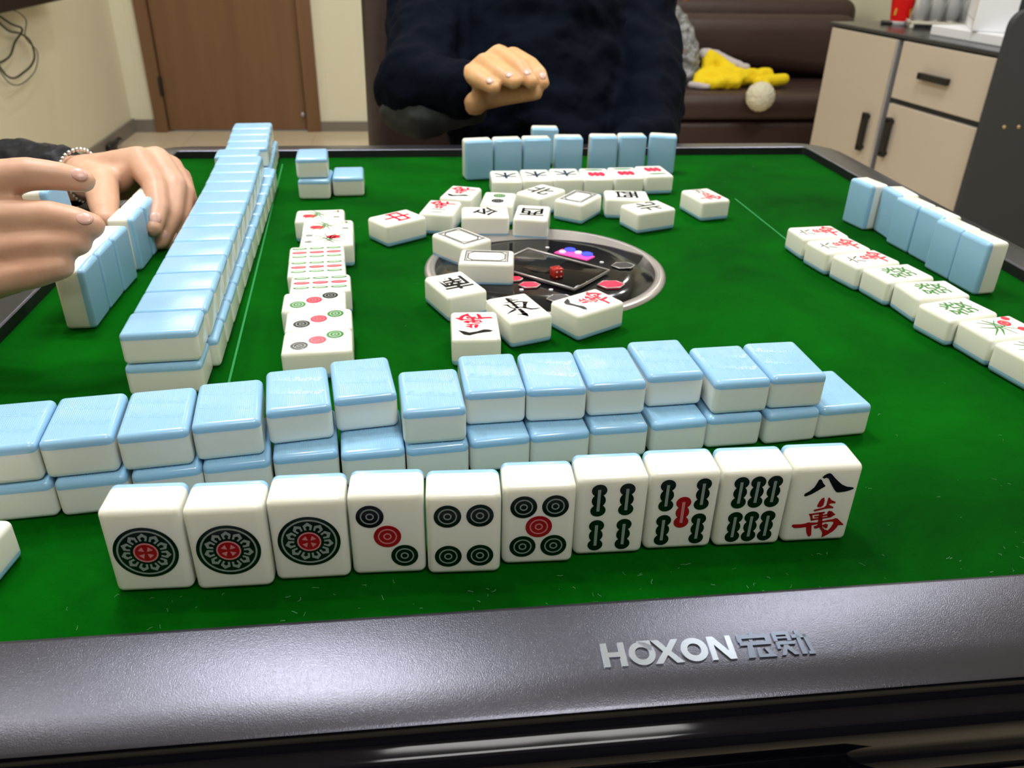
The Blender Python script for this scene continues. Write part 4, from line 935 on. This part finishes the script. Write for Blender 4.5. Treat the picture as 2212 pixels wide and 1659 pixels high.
# ------------------------------------------------------------------ sofa with things on it
t = thing('sofa', 'dark brown leather sofa against the far wall', 'sofa', (1.38, 3.02, 0))
bm = bmesh.new(); box(bm, -.62, .66, 0, .70, .05, .20, .03, 3); obj('base', bm, M['sofa'], t, True)
bm = bmesh.new(); box(bm, -.62, .66, -.03, .60, .205, .318, .045, 4); obj('seat_cushion', bm, M['sofa'], t, True)
bm = bmesh.new(); box(bm, -.64, .68, .50, .72, .20, .665, .07, 5)
bmesh.ops.subdivide_edges(bm, edges=[e for e in bm.edges if abs(e.verts[0].co.x - e.verts[1].co.x) > .5], cuts=8)
for v in bm.verts: v.co.y += -(.66 - v.co.z) * .18 * 0; v.co.z += (-.12 * (v.co.x + .6) * 0)
obj('backrest', bm, M['sofa'], t, True)
bm = bmesh.new(); box(bm, -.60, .64, .36, .56, .32, .60, .07, 5)
bmesh.ops.subdivide_edges(bm, edges=[e for e in bm.edges if abs(e.verts[0].co.x - e.verts[1].co.x) > .5], cuts=8)
for v in bm.verts:
    f2 = (v.co.x + .6) / 1.24
    if v.co.z < .46: v.co.z += .10 * (1 - f2) - .0
    v.co.y += .10 * (v.co.z - .4)
obj('back_cushion', bm, M['sofa'], t, True)
bm = bmesh.new(); box(bm, -.80, -.62, 0, .72, .05, .46, .05, 4); obj('armrest', bm, M['sofa'], t, True)
S0 = .318
jt = thing('child_jacket', 'yellow child\'s garment with pale lining lying on the sofa', 'garment', (1.335, 3.16, S0))
jt.scale = (.86, .86, .86)
bm = blob_bm([[(-.16, .05, .045, .045), (-.06, .03, .05, .055), (.06, .03, .05, .045), (.20, .06, .055, .038)], [(-.11, .10, .06, .045), (-.10, .14, .13, .042), (-.04, .12, .10, .04), (.0, .07, .07, .04)], [(-.16, .05, .045, .04), (-.20, .0, .03, .025), (-.12, -.04, .03, .03), (.0, -.02, .035, .04)]], .3)
remeshed('cloth', bm, M['yellow'], .006, 5, jt, disp=[(.05, .02)])
bm = blob_bm([[(-.13, .15, .15, .03), (-.05, .17, .14, .025), (.03, .12, .10, .03), (.09, .09, .09, .02)], [(.235, .05, .06, .026)], [(-.235, -.015, .018, .018), (-.16, -.055, .015, .016)]], .3)
remeshed('lining', bm, M['lining'], .006, 4, jt, disp=[(.04, .01)])
bm = blob_bm([[(.12, -.03, .035, .03), (.20, .0, .035, .035), (.27, .0, .045, .03)]], .3)
o = remeshed('strap', bm, M['yellow'], .006, 4, jt); 
bm = bmesh.new(); bmesh.ops.create_icosphere(bm, subdivisions=4, radius=.060); random.seed(5)
for v in bm.verts: v.co *= 1 + random.uniform(-.035, .05)
o = rel(obj('pompom', bm, M['pom'], None, True, loc=(1.372, 2.925, .322)), jt); o['label'] = 'round cream fleece pompom'
rel(remeshed('cord', blob_bm([[(1.46, 3.10, .352, .022), (1.42, 3.0, .352, .020), (1.385, 2.95, .345, .018)]], .3), M['yellow'], .006, 3), jt)
bt = thing('carrier_bag', 'crumpled clear plastic bag with grey contents beside the yellow garment', 'bag', (1.125, 3.28, S0))
bt.scale = (.92, .92, .92)
bm = blob_bm([[(.03, 0, .055, .06), (.02, .0, .16, .055), (-.02, .02, .27, .04), (-.05, .03, .34, .02)], [(-.05, -.02, .05, .05), (-.06, .0, .2, .04), (-.06, .0, .33, .02)]], .3)
remeshed('bag', bm, M['bag'], .006, 3, bt, disp=[(.03, .03)])
bm = blob_bm([[(-.03, -.03, .40, .022), (-.02, -.03, .46, .022)], [(-.045, -.055, .14, .014), (-.03, -.06, .16, .012)]], .3)
remeshed('orange_wrapper', bm, M['orange'], .005, 2, bt)

# ------------------------------------------------------------------ cabinet (its own frame: x along the front, y to the back)
SC = 1.6
ax_, ay_ = -.105 + SC * (.862 + .105), -.611 + SC * (1.347 + .611)
ztop = Z0 + .24111 + SC * (.0625 - .24111)
ang = math.radians(-81.934)
cb = thing('sideboard', 'beige cabinet with charcoal frame and black bar handles', 'cabinet', (ax_, ay_, 0), ang)
def zz(v): return Z0 + .24111 + SC * (v - .24111)
L = .512 * SC; dep = .42
bm = bmesh.new()
box(bm, -.012, L, .012, dep, .02, zz(.054)); obj('carcass', bm, M['charcoal'], cb)
bxo('countertop', M['counter'], cb, -.02, L + .01, -.006, dep + .005, zz(.0548), ztop, .003)
def front(n_, x0, x1, z0, z1, handle):
    o = bxo(n_, M['beige'], cb, x0 * SC, x1 * SC, -.006, .012, z0, z1, .002)
    hx0, hx1, hz0, hz1 = handle
    bm = bmesh.new(); box(bm, hx0, hx1, -.026, -.012, hz0, hz1, .002)
    if hx1 - hx0 > hz1 - hz0:
        for q in (hx0 + .012, hx1 - .012): box(bm, q - .005, q + .005, -.026, -.005, hz0 + .001, hz1 - .001)
    else:
        for q in (hz0 + .012, hz1 - .012): box(bm, hx0 + .001, hx1 - .001, -.026, -.005, q - .005, q + .005)
    obj('handle', bm, M['cable'], o)
    return o
front('door', 0.0, .231, .05, zz(.051), (.195 * SC - .012, .195 * SC + .012, zz(-.182), zz(-.101)))
bxo('edge_strip', M['alu'], cb, .2315 * SC, .2395 * SC, -.008, .012, .05, zz(.051), .001)
front('drawer', .2525, .5065, zz(-.059), zz(.051), (.329 * SC, .413 * SC, zz(-.004) - .010, zz(-.004) + .010))
front('door', .2525, .5065, .05, zz(-.0705), (.275 * SC - .012, .275 * SC + .012, zz(-.177), zz(-.096)))
# charcoal upper unit standing on the far end of the counter
bm = bmesh.new(); box(bm, -.01, L, dep - .03, dep, ztop, ztop + .75); box(bm, -.01, .012, dep - .08, dep, ztop, ztop + .75)
ho = obj('shelf_unit', bm, M['charcoal'], None, loc=(ax_, ay_, 0), rot=(0, 0, ang)); tag(ho, 'charcoal shelf unit standing on the sideboard', 'shelf')
# tall slate panel at the near end
t = thing('side_panel', 'tall slate grey board with rounded corner beside the cabinet', 'panel', (1.505, 1.63, 0), math.radians(2))
bm = bmesh.new(); zt = Z0 + .072; cr = .045; pts = [(0, 0), (.62, 0), (.62, zt), (cr, zt)] + [(cr - cr * math.sin(a), zt - cr + cr * math.cos(a)) for a in [PI / 2 * k_ / 6 for k_ in range(1, 6)]] + [(0, zt - cr)]
poly(bm, pts, 0, .022)
for v in bm.verts: v.co = Vector((v.co.x, v.co.z, v.co.y))
bmesh.ops.recalc_face_normals(bm, faces=bm.faces); obj('board', bm, M['panel_dark'], t)
for (x, z) in ((.066, Z0 - .235), (.072, Z0 - .042), (.112, Z0 - .235)):
    bm = bmesh.new(); lathe(bm, [(.0055, 0), (.0055, .002), (.002, .003)], 16, cap0=True, cap1=True); obj('screw_cap', bm, M['brass'], t, True, loc=(x, 0, z), rot=(PI / 2, 0, 0))
# things on the counter
def cw(x, y): return -.105 + SC * (x + .105), -.611 + SC * (y + .611)
x, y = cw(.987, 1.295); cup = thing('paper_cup', 'red paper cup with white base standing on the sideboard', 'cup', (x, y, ztop))
bm = bmesh.new(); lathe(bm, [(.030, 0), (.031, .014)], 40, cap0=True); obj('base_band', bm, M['paper'], cup, True)
bm = bmesh.new(); lathe(bm, [(.031, .014), (.040, .085), (.0405, .087), (.0385, .087), (.030, .016)], 40); obj('sleeve', bm, M['red'], cup, True)
for a_ in (-2.6, -1.1): 
    bm = bmesh.new(); box(bm, -.004, .004, -.001, .001, -.012, .012, .0008); obj('gold_print', bm, M['gold'], cup, loc=(.0365 * math.cos(a_), .0365 * math.sin(a_), .045), rot=(-.12, 0, a_ + PI / 2))
x, y = cw(.99, 1.262); x2, y2 = cw(1.115, 1.20)
rk = thing('glass_rack', 'cream rack holding upside-down glasses on the sideboard', 'rack', ((x + x2) / 2 - .01, (y + y2) / 2 - .005, ztop + .0004), ang + math.radians(60))
bm = bmesh.new(); box(bm, -.11, .11, -.055, -.047, .014, .024, .002); box(bm, -.11, .11, .047, .055, .014, .024, .002); box(bm, -.11, -.102, -.055, .055, .014, .024, .002); box(bm, .102, .11, -.055, .055, .014, .024, .002)
for sx in (-1, 1):
    for sy in (-1, 1): box(bm, sx * .10 - .007, sx * .10 + .007, sy * .048 - .006, sy * .048 + .006, 0, .016, .003)
obj('tray_frame', bm, M['cream_plastic'], rk)
i_ = 0
for gx in (-.075, -.025, .025, .075):
    for gy in (-.025, .025):
        i_ += 1
        gt = thing('drinking_glass', 'clear glass standing upside down in the cream rack', 'glass', (0, 0, 0), 0, 'glasses on the rack')
        gt.location = Matrix.Rotation(rk.rotation_euler[2], 3, 'Z') @ Vector((gx, gy, .0245)) + rk.location
        bm = bmesh.new(); lathe(bm, [(.021, 0), (.0225, 0), (.019, .075), (.001, .076), (.001, .070), (.0175, .069), (.021, 0)], 24); obj('bowl', bm, M['glass_cup'], gt, True)
        bm = bmesh.new(); ring(bm, 0, 0, .0205, .0232, 0, .004, 24); obj('lip', bm, M['silver'], gt, True)
def boxed(n_, lb, x, y, sx, sy, sz, rz, zbase):
    t = thing(n_, lb, 'box', (x, y, zbase), rz); bxo('carton', M['paper'], t, -sx / 2, sx / 2, -sy / 2, sy / 2, 0, sz, .003); return t
x, y = cw(1.028, 1.015)
b1_ = boxed('gift_box', 'large white flat box lying under the lettered box', x + .02, y + .0, .24, .33, .030, math.radians(8), ztop)
b2_ = boxed('gift_box', 'white box with small grey lettering standing on a flat box', x + .005, y + .045, .11, .27, .165, math.radians(-28), ztop + .0305)
me = text_mesh('print', 'Zenny', .032, .0003, 0, shear=.2)
o = link('lettering', me, M['print'], b2_); o.rotation_euler = (PI / 2, 0, -PI / 2); o.location = (-.0555, .02, .105)
bxo('lid_line', M['print'], b2_, -.0556, -.0548, -.13, .13, .030, .031)
x, y = ax_ + .10 * math.cos(ang) - .17 * math.sin(ang), ay_ + .10 * math.sin(ang) + .17 * math.cos(ang); tag(bxo('dish', M['cable'], None, -.04, .04, -.022, .022, 0, .012, .004, loc=(x, y, ztop + .0005), rot=(0, 0, -.4)), 'small flat black tray on the sideboard left of the cup', 'tray')
